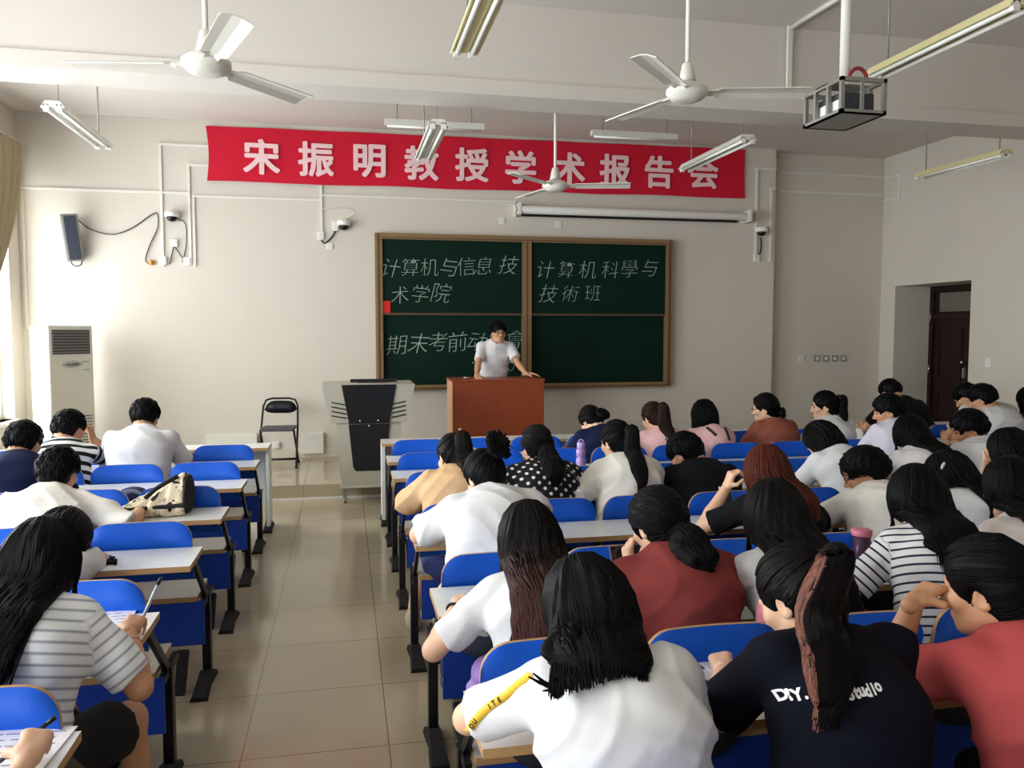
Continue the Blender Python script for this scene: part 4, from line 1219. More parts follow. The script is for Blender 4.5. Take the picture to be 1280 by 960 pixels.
    V, Q = S_.mesh(1)
    # surface coordinates for stripes and dots
    t_s = (V - H) @ sd; al = t_s.copy(); ac = (V - H) @ lat
    for s in (-1, 1):
        E_, Wr, A = arms[s]
        for (a, b_) in ((sh[s], E_),) + (((E_, Wr),) if sleeve > 1 else ()):
            ba = b_ - a; L = float(np.linalg.norm(ba)); t = np.clip(((V - a) @ ba) / (L * L), -.2, 1)
            dist = np.linalg.norm(V - a - t[:, None] * ba, axis=1); en = np.sqrt((((V - C_) @ lat) / (RX[2] + e)) ** 2 + (((V - C_) @ np.cross(lat, sd)) / (RY[2] + e)) ** 2); q = (dist / (.047 * g + e) < en * 1.02) & (((V - C_) @ lat) * s > .05) & (t > .02)
            al[q] = .5 + t[q] * L; ac[q] = ((V[q] - a) @ back)
    so = np_obj('shirt', [(V, Q, 0)], mats_shirt or shirt, root, org, attrs={'along': al, 'across': ac})
    if collar:
        Fc = Field(N - .14, N + .14, .006)
        cu = unit(nb - N); Fc.rc(N - cu * .02, N + cu * .075, nr + .026, nr + .014, 0); Fc.rc(N - cu * .06, N + cu * .14, nr + .017, nr + .007, 0, 'cut'); Fc.half(N + cu * .052 + back * .0, cu + unit(fw) * -.15); Fc.half(N - cu * .015, -cu)
        v_, q_ = Fc.mesh(1); np_obj('collar', [(v_, q_, 0)], collar, so, org)
    # ---- trousers, shorts or skirt
    Fp = Field(np.min([q for s in leg for q in leg[s]] + [H], 0) - .17, np.max([q for s in leg for q in leg[s]] + [H], 0) + .17, .014)
    Fp.es(H - sd * .03, H + sd * .08, lat, RX[0] + .008, RY[0] + .01, RX[1] + .014, RY[1] + .012, .03)
    for s in (-1, 1):
        hp, K, A_ = leg[s]
        if legs == 'skirt':
            Fp.rc(hp, hp + (K - hp) * .85, .092 * g, .095, .08)
        elif legs == 'shorts': Fp.rc(hp, K, .092 * g, .075, .03, trim=.8)
        else:
            Fp.rc(hp, K, .089 * g, .066, .03); Fp.rc(K, A_, .064, .05, .02, trim=.97)
    if legs == 'skirt':
        hp, K, A_ = leg[1]; Fp.half(hp + (K - hp) * .86, K - hp)
    v_, q_ = Fp.mesh(1); np_obj('skirt' if legs == 'skirt' else ('shorts' if legs == 'shorts' else 'trousers'), [(v_, q_, 0)], cmat(pants, .85, 'dark_trouser_cloth'), root, org)
    for s in (-1, 1):
        hp, K, A_ = leg[s]
        Fs = Field(A_ - .24, A_ + .24, .009)
        Fs.ell(A_ - up * .045 + fw * .055, (.043, .125, .036), nv([rt, fw, up]).T, .02); Fs.rc(A_ - up * .035 - fw * .03, A_ - up * .0 - fw * .02, .040, .042, .02); Fs.half(A_ + nv((0, 0, -.083)), (0, 0, -1))
        v_, q_ = Fs.mesh(1); np_obj('shoe', [(v_, q_, 0)], cmat('#b3aa98' if key in ('f',) else '#3a3a3e', .7, 'shoe_canvas'), root, org)
    # ---- hair
    hr = dict(style='long', col='black', L=.38, w=.11, n=34); hr.update(hair or {})
    st = hr['style']; inf = hr.get('inf', .017 if st in ('long', 'bob', 'short') else .012)
    hlo, hhi = Hc - .22, Hc + .22
    if st in ('long', 'pony', 'lowpony'):
        ext = [N - sd * hr['L'] * 1.15 + back * .1 + lat * q_ * (hr['w'] + .08 + abs(hr.get('sway', 0))) for q_ in (-1, 1)]; hlo = np.minimum(hlo, np.min(ext, 0) - .05); hhi = np.maximum(hhi, np.max(ext, 0) + .08)
    Hf = Field(hlo, hhi, .0085 if res > .009 else .0065)
    Hf.ell(hl(0, -.010, .034), (.074 + inf, .094 + inf, .090 + inf), RM, .01)
    Hf.rc(hl(0, -.045, -.005), hl(0, -.05, -.055), .066 + inf * .6, .052 + inf * .4, .04)
    if st in ('long', 'bob') and not hr.get('tucked'):
        for s in (-1, 1): Hf.es(hl(s * .074, -.01, .02), hl(s * (.077 if hr.get('front', True) else .070), -.004, -.085 if st == 'bob' else (-.055 if hr.get('front', True) else -.03)), hy_, .05, .020, .045 if hr.get('front', True) else .03, .018, .03)
    # open the face
    Hf.ell(hl(0, .112, -.035), (.066, .092 if st != 'short' else .098, .093 if not hr.get('fringe') else .075), RM, .012, 'cut')
    Hf.rc(hl(0, .06, -.10), hl(0, .06, -.25), .062, .07, .01, 'cut')
    if st == 'short':
        for s in (-1, 1): Hf.ell(hl(s * .086, .030, -.038), (.034, .055, .056), RM, .008, 'cut')
        Hf.half(hl(0, -.02, hr.get('nape', -.055)), unit(-hz_ * 1 - hy_ * .25))
    elif st not in ('long', 'bob') or hr.get('tucked'):
        for s in (-1, 1): Hf.ell(hl(s * .088, .010, -.030), (.024, .032, .045), RM, .006, 'cut')
        Hf.half(hl(0, -.02, -.105), unit(-hz_ - hy_ * .1))
    cr = hl(0, -.02, .0)
    def comb(P_):
        q = (P_ - cr) @ RM; a = np.arctan2(q[:, 0], q[:, 1]); 
        if st == 'short': return (np.sin(a * 13 + q[:, 2] * 60 + rs) * .0020 + np.sin(q[:, 0] * 130 + q[:, 2] * 90 + rs) * .0018).astype(np.float32)
        if st in ('long', 'bob'): return (np.sin(a * 21 + 2 * np.sin(q[:, 2] * 20) + rs) * .0013).astype(np.float32)
        return (np.sin(np.arctan2(q[:, 0], q[:, 2] - .02) * 24 + rs) * .0013).astype(np.float32)
    hp_, hal = [], []
    def bk(sv, off=.0):
        """point on the surface of the back, sv metres below the nape"""
        tot = float(np.linalg.norm(N - H)); t = max(0, 1 - sv / tot)
        p = H + (N - H) * t + back * (bend * math.sin(max(0, min(1, t)) * math.pi) + np.interp(t, [0, .36, .72, .93, 1], [RY[0], RY[1] * 1.08, RY[2] * 1.05, RY[3] + .02, .06]) + e + .012 + off)
        return p
    locks = []
    def addlock(pts, r0, r1=.0008, a0=0.0, L=1.0, mi=0, free=False, bias=None):
        locks.append((pts, r0, r1, a0, L, mi, free, bias)); return
    mats_h = [HAIR[hr['col']]]
    if hr.get('streak'): mats_h.append(HAIR['pinkstreak'])
    L = hr['L']; n_ = int(hr['n'] * (4.5 if res < .009 else 3.0)); lr = .0042 if res < .009 else .0062
    if st in ('long', 'bob'):
        Lf = Hf
        w_ = hr['w']; shx = lat * hr.get('sway', 0.0)
        lx = unit(hx_ * .15 + lat * .85)
        def fall(p, length, k, clear0, clear1, drift):
            """hair hanging straight down until it meets the back, then lying on it"""
            out = []; ds = length / k; p = nv(p)
            for i_ in range(1, k + 1):
                p = p - up * ds + drift / k
                s_b = float((N - p) @ sd); rmp = max(0.0, min(1.0, (s_b + .09) / .10)); c_ = clear0 + (clear1 - clear0) * i_ / k
                if rmp > 0:
                    q = bk(max(s_b, -.03), c_); dd = float((p - q) @ back)
                    if dd < 0: p = p - back * dd * rmp
                out.append(p)
            return out
        A0 = hl(0, -.062, -.02); Lt = L + max(.05, float((A0 - N) @ up)) * .9
        qs = [hl(0, -.055, .03), A0] + fall(A0, Lt * .86, 6, .018, .005, shx)
        if st == 'long' and hr.get('front', True):
            for s_ in (-1, 1):
                fs_ = [hl(s_ * .076, -.018, -.01)] + fall(hl(s_ * .076, -.018, -.01), Lt * .55, 4, .01, .004, lat * s_ * (w_ * .70 - .076) + shx * .3)
                for i in range(len(fs_) - 1): Hf.es(fs_[i], fs_[i + 1], hy_, .042 - .008 * i, .020 - .003 * i, .034 - .008 * i, .017 - .003 * i, .03)
        if st == 'bob': qs = [hl(0, -.055, .02), hl(0, -.058, -.06), hl(0, -.05, -.06) - up * L * .5, hl(0, -.045, -.06) - up * L + shx]
        W4 = np.linspace(.070, w_ * .86, len(qs)); D4 = np.linspace(.055, .016 if st == 'long' else .03, len(qs))
        for i in range(len(qs) - 1): Lf.es(qs[i], qs[i + 1], lx, W4[i], D4[i], W4[i + 1], D4[i + 1], .035)
        for i in range(n_):
            f = (i + .5) / n_ * 2 - 1; f += rnd.uniform(-.05, .05); ph_ = f * R(118); c_, s_n = math.cos(ph_), math.sin(ph_)
            p0 = hl(s_n * .03, -.02 - c_ * .03, .116); p1 = hl(s_n * (.078 + inf), -.012 - c_ * (.094 + inf), .055); p2 = hl(s_n * (.082 + inf), -.012 - c_ * (.09 + inf), -.03)
            ll = L * rnd.uniform(.80, 1.08); l2 = Lt * rnd.uniform(.86, 1.05)
            tail = []
            sidef = abs(f) > .80
            if st == 'bob':
                for k in (.5, 1): tail.append(hl(s_n * (.088 + inf * .7), -.012 - c_ * .085, -.05) - up * ll * k + shx * k + lx * s_n * .012 * k)
            elif sidef and hr.get('front', True):
                for k in (.3, .65, 1): tail.append(hl(s_n * .092, .01, -.05) - up * min(ll * .75, .2) * k + lat * math.copysign(.02 * k, f) + fw * .01 * k)
            else:
                fl = max(-1, min(1, f / .80)); cc = math.cos(fl * 1.4)
                tail = fall(p2, l2, 6, .012 + .055 * cc, .004 + .016 * cc, lat * (fl * w_ - s_n * (.082 + inf) + rnd.uniform(-.012, .012)) + shx)
            addlock([p0, p1, p2] + tail, lr * rnd.uniform(.7, 1.2), .0004, 0, .1 + ll, bias=(back * max(0, c_) * .7 + lat * s_n * .6) if st == 'long' else None)
    elif st in ('pony', 'lowpony'):
        z0 = hr.get('z', .06 if st == 'pony' else -.045)
        t0 = hl(hr.get('x', 0), -.100 + (-.008 if st == 'pony' else .012), z0); t1 = t0 + unit(-hy_ + hz_ * (.25 if st == 'pony' else -.4)) * .045
        sway = lat * hr.get('sway', 0.0)
        path = [t0, t1]
        bn = unit(back + up * .0)
        for k in (.2, .35, .5, .66, .83, 1.0):
            p = t1 - up * L * k + bn * .02 + sway * k
            # keep off the back
            s_b = float((N - p) @ sd); q = bk(max(-.05, s_b), .030); dd = float((p - q) @ back)
            if dd < 0: p = p - back * dd * max(0.0, min(1.0, (s_b + .10) / .11))
            path.append(p)
        pth = crom(path, 4); wv = hr.get('wt', .036); Tf = Hf
        m_ = len(pth)
        def tailr(t):
            en_ = 1 - .55 * max(0, (t - .8) / .2); st_ = .55 + .45 * math.sin(min(1, t * 3) * math.pi / 2)
            return wv * st_ * (.85 + .5 * t * hr.get('spread', .5)) * en_, wv * st_ * (.9 - .35 * t) * en_
        for i in range(m_ - 1):
            ra_, rb_ = (tailr(i / (m_ - 1)), tailr((i + 1) / (m_ - 1)))
            Tf.es(nv(pth[i]), nv(pth[i + 1]), lat, ra_[0], ra_[1], rb_[0], rb_[1], .012)
        for i in range(n_):
            a = rnd.uniform(0, 6.28); rr_ = rnd.uniform(.92, 1.1); ca, sa = math.cos(a) * rr_, math.sin(a) * rr_; pp = []
            ks = list(range(0, m_ - 1, 3)) + [m_ - 1]
            for k in ks:
                tr = tailr(k / (m_ - 1)); pp.append(nv(pth[k]) + lat * ca * tr[0] + back * sa * tr[1])
            pp[-1] = pp[-1] - up * rnd.uniform(-.02, .05) + lat * rnd.uniform(-.01, .01)
            addlock(pp, lr * rnd.uniform(.7, 1.15), .0005, 0, .1 + L, 1 if (hr.get('streak') and ca < -.90) else 0)
        if hr.get('messy'):
            for i in range(hr['messy']):
                a = rnd.uniform(-1, 1); p = hl(a * .08, -.07 + rnd.uniform(-.02, .03), rnd.uniform(-.05, .0)); addlock([p, p - up * .05 + lat * a * .02 + back * .01, p - up * rnd.uniform(.1, .2) + lat * a * .03 + back * .02], .003)
    elif st in ('bun', 'lowbun', 'topknot'):
        c_ = {'bun': hl(0, -.125, .045), 'lowbun': hl(hr.get('x', 0), -.125, -.05), 'topknot': hl(hr.get('x', .0), -.11, .075)}[st]; br = hr.get('br', .042)
        Hf.ell(c_, (br, br * .9, br * .95), RM, .008)
        for i in range(n_ if st == 'topknot' else n_ // 2):
            a = rnd.uniform(0, 6.28); d1 = hx_ * math.cos(a) + hz_ * math.sin(a)
            if st == 'topknot': addlock([c_ + d1 * br * .8, c_ + d1 * br * 1.25 - hy_ * .03 + hz_ * .03, c_ + d1 * br * rnd.uniform(.6, 1.6) - hy_ * .05 + hz_ * rnd.uniform(-.01, .05), c_ + d1 * br * .5 - hy_ * .045], .006, .001)
            else: addlock([c_ + d1 * br, c_ + d1 * br * 1.05 - hy_ * .02, c_ + (hx_ * math.cos(a + 1) + hz_ * math.sin(a + 1)) * br * .9 - hy_ * .03], .007, .001)
    if st not in ('long', 'bob', 'short'):
        tgt = {'pony': (hr.get('x', 0), -1.0, hr.get('z', .06) / .1), 'lowpony': (hr.get('x', 0), -1.0, hr.get('z', -.045) / .1), 'bun': (0, -1, .3), 'lowbun': (hr.get('x', 0) * 8, -1, -.75), 'topknot': (hr.get('x', 0) * 6, -.8, .55)}[st]
        tv = unit(tgt); el = nv((.0745 + inf, .0945 + inf, .0905 + inf))
        for i in range(int(n_ * .9)):
            a_ = rnd.uniform(-math.pi, math.pi)
            s0 = unit((math.sin(a_), .35 + .65 * math.cos(a_) if abs(a_) < 1.6 else -.1, (.62 if abs(a_) < .9 else (.05 - .5 * (abs(a_) > 1.8))) + rnd.uniform(-.05, .25)))
            pp = []
            for t in (0, .25, .5, .75, .93):
                d_ = unit(s0 * (1 - t) + tv * t); pp.append(hl(*(d_ * el * (1.0 + .012 * math.sin(t * 3.1)) + nv((0, -.010, .034)))))
            addlock(pp, lr * rnd.uniform(.55, .9), .0006)
    if st == 'short':
        for i in range(n_):
            a = rnd.uniform(0, 6.28); z = rnd.uniform(-.03, .11); r_ = math.sqrt(max(.05, 1 - ((z - .034) / .1) ** 2))
            p = hl(math.cos(a) * (.070 + inf) * r_, -.012 + math.sin(a) * (.090 + inf) * r_, z)
            if float((p - hl(0, .08, -.02)) @ hy_) > -.01 and z < .06: continue
            if z < .03 and math.sin(a) > -.55: continue
            o = unit(p - hl(0, -.01, .03)); d1 = -hz_ * (.7 if z < .07 else .15) + hy_ * rnd.uniform(-.3, .5) + hx_ * rnd.uniform(-.4, .4); d1 = unit(d1 - o * float(d1 @ o))
            ll = rnd.uniform(.022, .04); addlock([p - o * .005, p + d1 * ll * .5 + o * .001, p + d1 * ll - o * rnd.uniform(-.003, .004)], lr * .75, .0004)
    if hr.get('flick'):     # loose ends flicking outwards
        for (a, dx_, dz_) in hr['flick']:
            p = bk(L * .45) + lat * (hr.get('sway', 0) * .5 - hr['w'] * .8) + up * rnd.uniform(-.01, .01)
            addlock([p, p + lat * dx_ * .5 - up * .018, p + lat * dx_ + up * dz_ - up * .02], .006, .0006, free=True)
    Hf.warp(comb)
    v_, q_ = Hf.mesh(1); hp_.append((v_, q_, 0)); hal.append(np.clip(-((v_ - Hc) @ up), 0, 1))
    for pts, r0, r1, a0, L_, mi, free, bias in locks:
        pts = nv([tuple(p) for p in crom(pts, 2)])
        if not free: pts = Hf.push(pts, r0 * .25, 0, bias)
        v_, f_ = strand(pts, r0, r1); hp_.append((v_, f_, mi)); hal.append(np.repeat(np.linspace(a0, L_, len(pts)), 4))
    ho = np_obj('hair', hp_, mats_h, root, org, attrs={'along': np.concatenate(hal)})
    if st in ('pony', 'lowpony') and hr.get('tie', True):
        mb = MB(); c_ = Vector(t0 + (t1 - t0) * .45) - Vector(org); ax = Vector(unit(t1 - t0)); u1 = ax.orthogonal().normalized(); u2 = ax.cross(u1)
        mb.tube([c_ + (u1 * math.cos(a) + u2 * math.sin(a)) * .027 for a in [2 * math.pi * i / 14 for i in range(15)]], .007, 8); mb.build('hair_tie', cmat(hr.get('tiecol', '#1b1b20'), .7, 'hair_band'), ho)
    PEOPLE[key] = dict(root=root, body=body, shirt=so, hair=ho, org=Vector(org), arms=arms, sh=sh, H=H, N=N, T=T_, back=back, sd=sd, lat=lat, hl=hl, RM=RM, Hc=Hc, fw=fw)
    return PEOPLE[key]


def surf(key, which='shirt'):
    o = PEOPLE[key][which]; me = o.data; org = PEOPLE[key]['org']
    return BVHTree.FromPolygons([v.co + org for v in me.vertices], [tuple(p.vertices) for p in me.polygons])

# ------------------------------------------------------------------ who sits where
def hc(u, v, y): p = pY(u, v, y); return (p.x, p.y, p.z - .132)
def seatR(row, k, dx=0, dy=0): return (.5795 + PIT * k + dx, FR[row + 1] + .23 + dy)
def seatL(row, k, dx=0, dy=0): return (-.9295 - PIT * k + dx, FL[row + 1] + .23 + dy)
def seat3(row, k, dx=0, dy=0): return (5.5695 + PIT * k + dx, F3[row + 1] + .23 + dy)
DZ_ = .752
G_ = None
FAR, MID, NEAR = .0125, .0105, .0085

# teacher behind the lectern, facing the class
tw_, te_ = pY(601, 477, 9.12), pY(668, 472, 9.22)
person('teacher', 'person in white t-shirt and glasses standing behind the lectern, hands on it', (1.72, 9.56), hc(623, 402, 9.40), 'm', pitch=2, yaw=8, face=math.pi, standing=True, res=.009, shirt=WHITE, sleeve=.70, hem=1.0,
       hair=dict(style='short', n=110, fringe=True, inf=.016), glasses=True, features=True, sw=.168,
       bulk=.94, armR=dict(w=(1.475, 9.06, 1.235), e=(1.45, 9.3, 1.1), d=(.1, -.9, -.25), curl=.5), armL=dict(w=(2.06, 9.02, 1.24), e=(2.05, 9.3, 1.15), d=(.75, -.5, 0), curl=.2))
# small dark mark on the teacher's chest
P_ = PEOPLE['teacher']; bv = surf('teacher'); q = MB()
for du, dv in ((0, 0), (1.2, -2), (-1, -4), (.5, 2.5)):
    h = bv.ray_cast(cC, ray(635 + du * .6, 448 - dv * .6).normalized())
    if h[0]: q.ball(h[0] + h[1] * .002 - P_['org'], (.008, .004, .010), 8)
q.build('chest_emblem', cmat('#4a4a4a', .8, 'dark_print'), P_['shirt'])

# ---- second row of the middle block (before the lectern)
person('a', 'person in navy t-shirt, head bowed, nearest the lectern in the far row', seatR(1, 3), hc(739, 506, 6.22), 'f', pitch=48, yaw=20, res=FAR, shirt=cloth('#151b38', 'navy_cotton'), hair=dict(style='lowbun', br=.05, n=24, x=.02))
person('b', 'person in pink top with long dark ponytail and grey sling strap, far row', seatR(1, 4), hc(817, 503, 6.18), 'f', pitch=22, yaw=18, res=FAR, shirt=cloth('#e3b4b4', 'pink_cotton'), hair=dict(style='pony', L=.30, col='brown', wt=.042, z=.05))
person('c', 'person in pink top with dark crossing straps and straight shoulder-length hair', seatR(1, 5), hc(880, 500, 6.16), 'f', pitch=15, yaw=-5, res=FAR, shirt=CLOTH['pink_cotton'], hair=dict(style='bob', L=.13, n=30))
person('d', 'person in rust-brown top with low bun and glasses, looking aside', seatR(1, 6), hc(957, 491, 6.14), 'f', pitch=8, yaw=52, res=FAR, shirt=cloth('#8a4f42', 'rust_cotton'), glasses=True, features=True, hair=dict(style='lowbun', br=.037, n=24))
person('e', 'person in white t-shirt with high ponytail, face turned to the chalkboard', seatR(1, 7), hc(1031, 489, 6.14), 'f', pitch=6, yaw=62, res=FAR, shirt=WHITE, features=True, hair=dict(style='pony', L=.20, wt=.026, z=.06, sway=-.02))

# ---- fourth row of the middle block
person('f', 'person in beige sweatshirt with dark ponytail, hand on head, at the aisle end', seatR(3, 0), hc(566, 543, 4.55), 'f', pitch=30, yaw=20, roll=8, res=MID, shirt=cloth('#c9a67f', 'beige_fleece'), sleeve=1.92, loose=.014, fold=1.3, bulk=1.06, skin='f', legs='shorts', pants='#2c3566', hem=.575,
       hair=dict(style='pony', L=.36, col='soft', wt=.042, z=.06, n=44, messy=6, sway=.03), armL=dict(w=(.44, 4.83, .79), e=pZ(497, 640, .73)), armR=dict(w=(.70, 4.64, 1.04), e=(.85, 4.72, .78), d=(-.15, -.35, .95), n=(-1, 0, 0), curl=.25), footL=(.37, 4.62, .085))
person('g', 'person in black polka-dot blouse with dark tied hair, fourth row', seatR(3, 1), hc(671, 532, 4.55), 'f', pitch=16, yaw=12, res=MID, shirt=dot_mat('polka_dot_blouse', '#121217', '#d9d4cf', 24), sleeve=1.5, loose=.012, bulk=1.05, hair=dict(style='lowpony', L=.24, wt=.05, n=40, z=-.02, inf=.014))
person('h', 'person in thin white blouse with very long straight ponytail', seatR(3, 2), hc(771, 526, 4.55), 'f', pitch=12, yaw=22, res=MID, shirt=cloth('#e2ded5', 'sheer_white_blouse'), sleeve=1.9, loose=.012, fold=1.4, hair=dict(style='pony', L=.42, wt=.040, n=44, z=.05, sway=-.03, spread=.2), armL=dict(w=pZ(718, 616, .79), e=pZ(708, 640, .76)))
person('i', 'person in black t-shirt bent over an open booklet, fourth row', seatR(3, 3), hc(857, 541, 4.58), 'm', pitch=38, yaw=32, res=MID, shirt=cloth('#101014', 'black_cotton'), bulk=1.04, hair=dict(style='short', n=90, inf=.02, nape=-.09))
person('j', 'person in white t-shirt, dark head bowed low towards the desk', seatR(3, 5), hc(1028, 527, 4.62), 'f', pitch=48, yaw=30, res=MID, shirt=WHITE, bulk=1.06, hair=dict(style='bob', L=.07, n=34), armL=dict(w=(3.02, 4.80, .79), e=pZ(1003, 600, .79)))
# ---- fifth row
person('k', 'person in plain white t-shirt with messy topknot at the aisle end', seatR(4, 0, .03), hc(606, 563, 3.66), 'f', pitch=36, yaw=18, res=NEAR, shirt=WHITE, bulk=1.22, sleeve=.82, loose=.01, fold=1.2, skin='f', hair=dict(style='topknot', n=50, x=.035, br=.038, inf=.014), armL=dict(w=(.50, 3.86, .79), e=pZ(503, 676, .78)), pants='#31384a')
person('r', 'person with reddish-brown straight hair in black top, chin on hand', seatR(4, 3), hc(957, 557, 3.62), 'f', pitch=14, yaw=5, res=MID, shirt=CLOTH['black_cotton'], bulk=1.05, hair=dict(style='long', L=.24, col='red', w=.10, n=44), sleeve=.8, armL=dict(w=(1.90, 3.74, .95), e=pZ(895, 660, .78), d=(.3, -.1, .9), n=(1, 0, 0), curl=.9), armR=dict(w=(2.22, 3.78, .79), e=pZ(1030, 655, .78)), skin='f')
person('s', 'person in white polo shirt with glasses and short dark hair, fifth row', seatR(4, 4), hc(1082, 560, 3.62), 'm', pitch=22, yaw=62, res=MID, shirt=cloth('#dedad2', 'white_pique'), collar=cloth('#dedad2', 'white_pique'), glasses=True, features=True, skin='d', bulk=1.05, hair=dict(style='short', n=100, inf=.024), armL=dict(w=(2.48, 3.80, .80), e=(2.28, 3.55, .78)))
person('u', 'person in white t-shirt with dark wavy hair and pale hair clip', seatR(4, 5), hc(1186, 565, 3.62), 'f', pitch=30, yaw=40, res=MID, shirt=WHITE, hair=dict(style='long', L=.22, w=.075, n=40, sway=.07, front=False))
# ---- sixth row
person('m', 'person in white t-shirt with very long black-to-brown hair and black wristband', seatR(5, 0, .04), hc(660, 628, 2.64), 'f', pitch=22, yaw=3, res=NEAR, shirt=WHITE, sleeve=.8, hair=dict(style='long', L=.40, col='ombre', w=.125, n=90), armL=dict(w=pZ(573, 757, .785), e=pZ(573, 800, .78), d=(.25, 1, .0), curl=.75))
person('l', 'person in brick-red t-shirt with low tied black hair, holding a phone', seatR(5, 1), hc(823, 611, 2.66), 'f', pitch=24, yaw=18, res=NEAR, shirt=cloth('#7b3634', 'brick_red_cotton'), bulk=1.18, fold=1.2, hair=dict(style='lowpony', L=.12, wt=.06, n=50, z=-.05, tie=False, inf=.02), armL=dict(w=pY(788, 712, 2.78), e=(.80, 2.60, .78), d=(-.05, .3, .9), n=(1, .2, 0), curl=.7), armR=dict(w=(1.42, 2.85, .79), e=(1.50, 2.66, .79)))
person('q', 'person in white t-shirt with long glossy near-black hair over the back, sixth row', seatR(5, 2), hc(967, 600, 2.60), 'f', pitch=14, yaw=0, res=NEAR, shirt=WHITE, sleeve=.8, hair=dict(style='long', L=.34, w=.135, n=90, col='soft'))
person('t', 'person in white t-shirt with thin navy stripes and long black hair', seatR(5, 3, .03), hc(1146, 582, 2.70), 'f', pitch=16, yaw=-6, res=NEAR, shirt=None, mats_shirt=stripe_mat('navy_striped_cotton', '#e3e2e4', '#20243a', .030, .26, 0, .04), bulk=1.06, sleeve=.78, hair=dict(style='long', L=.22, w=.105, n=80, sway=-.05), fold=.7, armL=dict(w=(1.98, 2.80, .79), e=pZ(1062, 775, .78)))
person('x', 'person in pale top with loose wavy black hair near the right picture edge', seatR(5, 4, .02), hc(1264, 572, 2.78), 'f', pitch=12, yaw=8, res=NEAR, shirt=cloth('#d9cdc9', 'pale_pink_cotton'), hair=dict(style='long', L=.26, w=.15, n=80, sway=-.02))
person('x2', 'person in white top with raised hand at dark hair, fifth row by the far aisle', seatR(4, 6), hc(1262, 536, 3.7), 'f', pitch=18, yaw=15, res=MID, shirt=WHITE, hair=dict(style='long', L=.2, w=.11, n=40), armL=dict(w=pY(1232, 592, 3.72), e=pY(1222, 640, 3.62), d=(.25, 0, .95), n=(0, 1, 0), curl=.4))
# ---- seventh row (nearest)
person('n', 'person in bright white t-shirt with black bob and yellow strap, nearest the aisle', seatR(6, 0), hc(733, 697, 1.78), 'f', pitch=30, yaw=14, res=.0075, shirt=cloth('#d6d6da', 'bright_white_cotton'), sleeve=.82, bulk=1.0, loose=.008, fold=1.3, glasses=True, hair=dict(style='long', L=.05, w=.10, n=150, inf=.016, front=False, sway=-.045, flick=[(-1.9, -.09, .02), (-1.7, -.11, .03), (-1.6, -.08, .0), (-1.75, -.10, .04), (-1.5, -.06, .02)]), shrug=.02, armL=dict(w=(.50, 1.90, .79), e=pZ(590, 905, .775)), armR=dict(w=(.62, 1.92, .79), e=pZ(850, 905, .76)))
person('o', 'person in black printed t-shirt with ponytail and pinkish hair streak', seatR(6, 1), hc(1000, 684, 1.78), 'f', pitch=30, yaw=26, roll=4, res=.0075, shirt=cloth('#0d0f1a', 'blue_black_cotton'), sleeve=.84, bulk=1.0, loose=.008, shrug=.035, hair=dict(style='pony', L=.36, col='soft', wt=.042, n=110, z=.055, sway=-.185, spread=.6, streak=True), armL=dict(w=pZ(905, 838, .80), e=pZ(893, 893, .78), d=(.3, .9, .1), curl=.8), armR=dict(w=(1.16, 1.88, .79), e=(1.30, 1.62, .70)))
person('p', 'person in coral-red t-shirt with raised hand at chin, lower right corner', seatR(6, 2, .07, -.02), hc(1238, 672, 1.72), 'f', pitch=10, yaw=32, res=.0075, shirt=cloth('#b04c4c', 'coral_red_cotton'), sleeve=.85, bulk=1.05, loose=.008, skin='m', hair=dict(style='lowpony', L=.36, wt=.055, n=80, z=.0, sway=-.04, inf=.016), armL=dict(w=pY(1143, 752, 1.80), e=pZ(1104, 862, .78), d=(.9, .25, .35), n=(.35, .1, -.9), curl=.55), armR=dict(w=(1.66, 1.88, .80), e=(1.9, 1.7, .79)))
# ---- towards the far aisle
person('v1', 'person in pale lilac t-shirt with short dark hair, profile turned to the chalkboard', seatR(2, 7, .0), hc(1111, 493, 5.42), 'm', pitch=14, yaw=58, res=FAR, shirt=cloth('#cfcbd8', 'pale_lilac_cotton'), features=True, hair=dict(style='short', n=60, inf=.022))
person('v2', 'person with long black hair hanging over a white shirt, fourth row by far aisle', seatR(3, 6), hc(1138, 519, 4.58), 'f', pitch=20, yaw=-5, res=MID, shirt=cloth('#d7d4d4', 'soft_white_cotton'), hair=dict(style='long', L=.16, w=.075, n=40, sway=.05))
person('w', 'person in white t-shirt with short dark hair, profile, fourth row end seat', seatR(3, 7), hc(1212, 513, 4.62), 'm', pitch=18, yaw=64, res=MID, shirt=WHITE, features=True, skin='d', hair=dict(style='short', n=80, inf=.024))
# ---- block by the door
person('y', 'person in black t-shirt at the front desk of the door block', seat3(0, 0, .0, .1), hc(1113, 474, 7.12), 'm', pitch=28, yaw=15, res=FAR, shirt=CLOTH['black_cotton'], bulk=1.05, hair=dict(style='short', n=50), armL=dict(w=pZ(1078, 528, .80), e=pZ(1090, 534, .80)))
person('z1', 'person with dark hair leaning forward in pale grey top beside the door', seat3(1, 1), hc(1209, 479, 6.42), 'm', pitch=35, yaw=35, res=FAR, shirt=cloth('#b9b5af', 'pale_grey_cotton'), hair=dict(style='short', n=50))
person('z2', 'person in white t-shirt with full dark hair in front of the door', seat3(1, 0, .12), hc(1228, 481, 6.15), 'm', pitch=18, yaw=40, res=FAR, shirt=WHITE, skin='m', hair=dict(style='short', n=60, inf=.024))
person('aa', 'person with dark hair cut off by the right picture edge', seat3(1, 2), hc(1287, 484, 6.2), 'f', pitch=18, yaw=10, res=FAR, shirt=cloth('#33343c', 'dark_grey_cotton'), hair=dict(style='bob', L=.1, n=20))

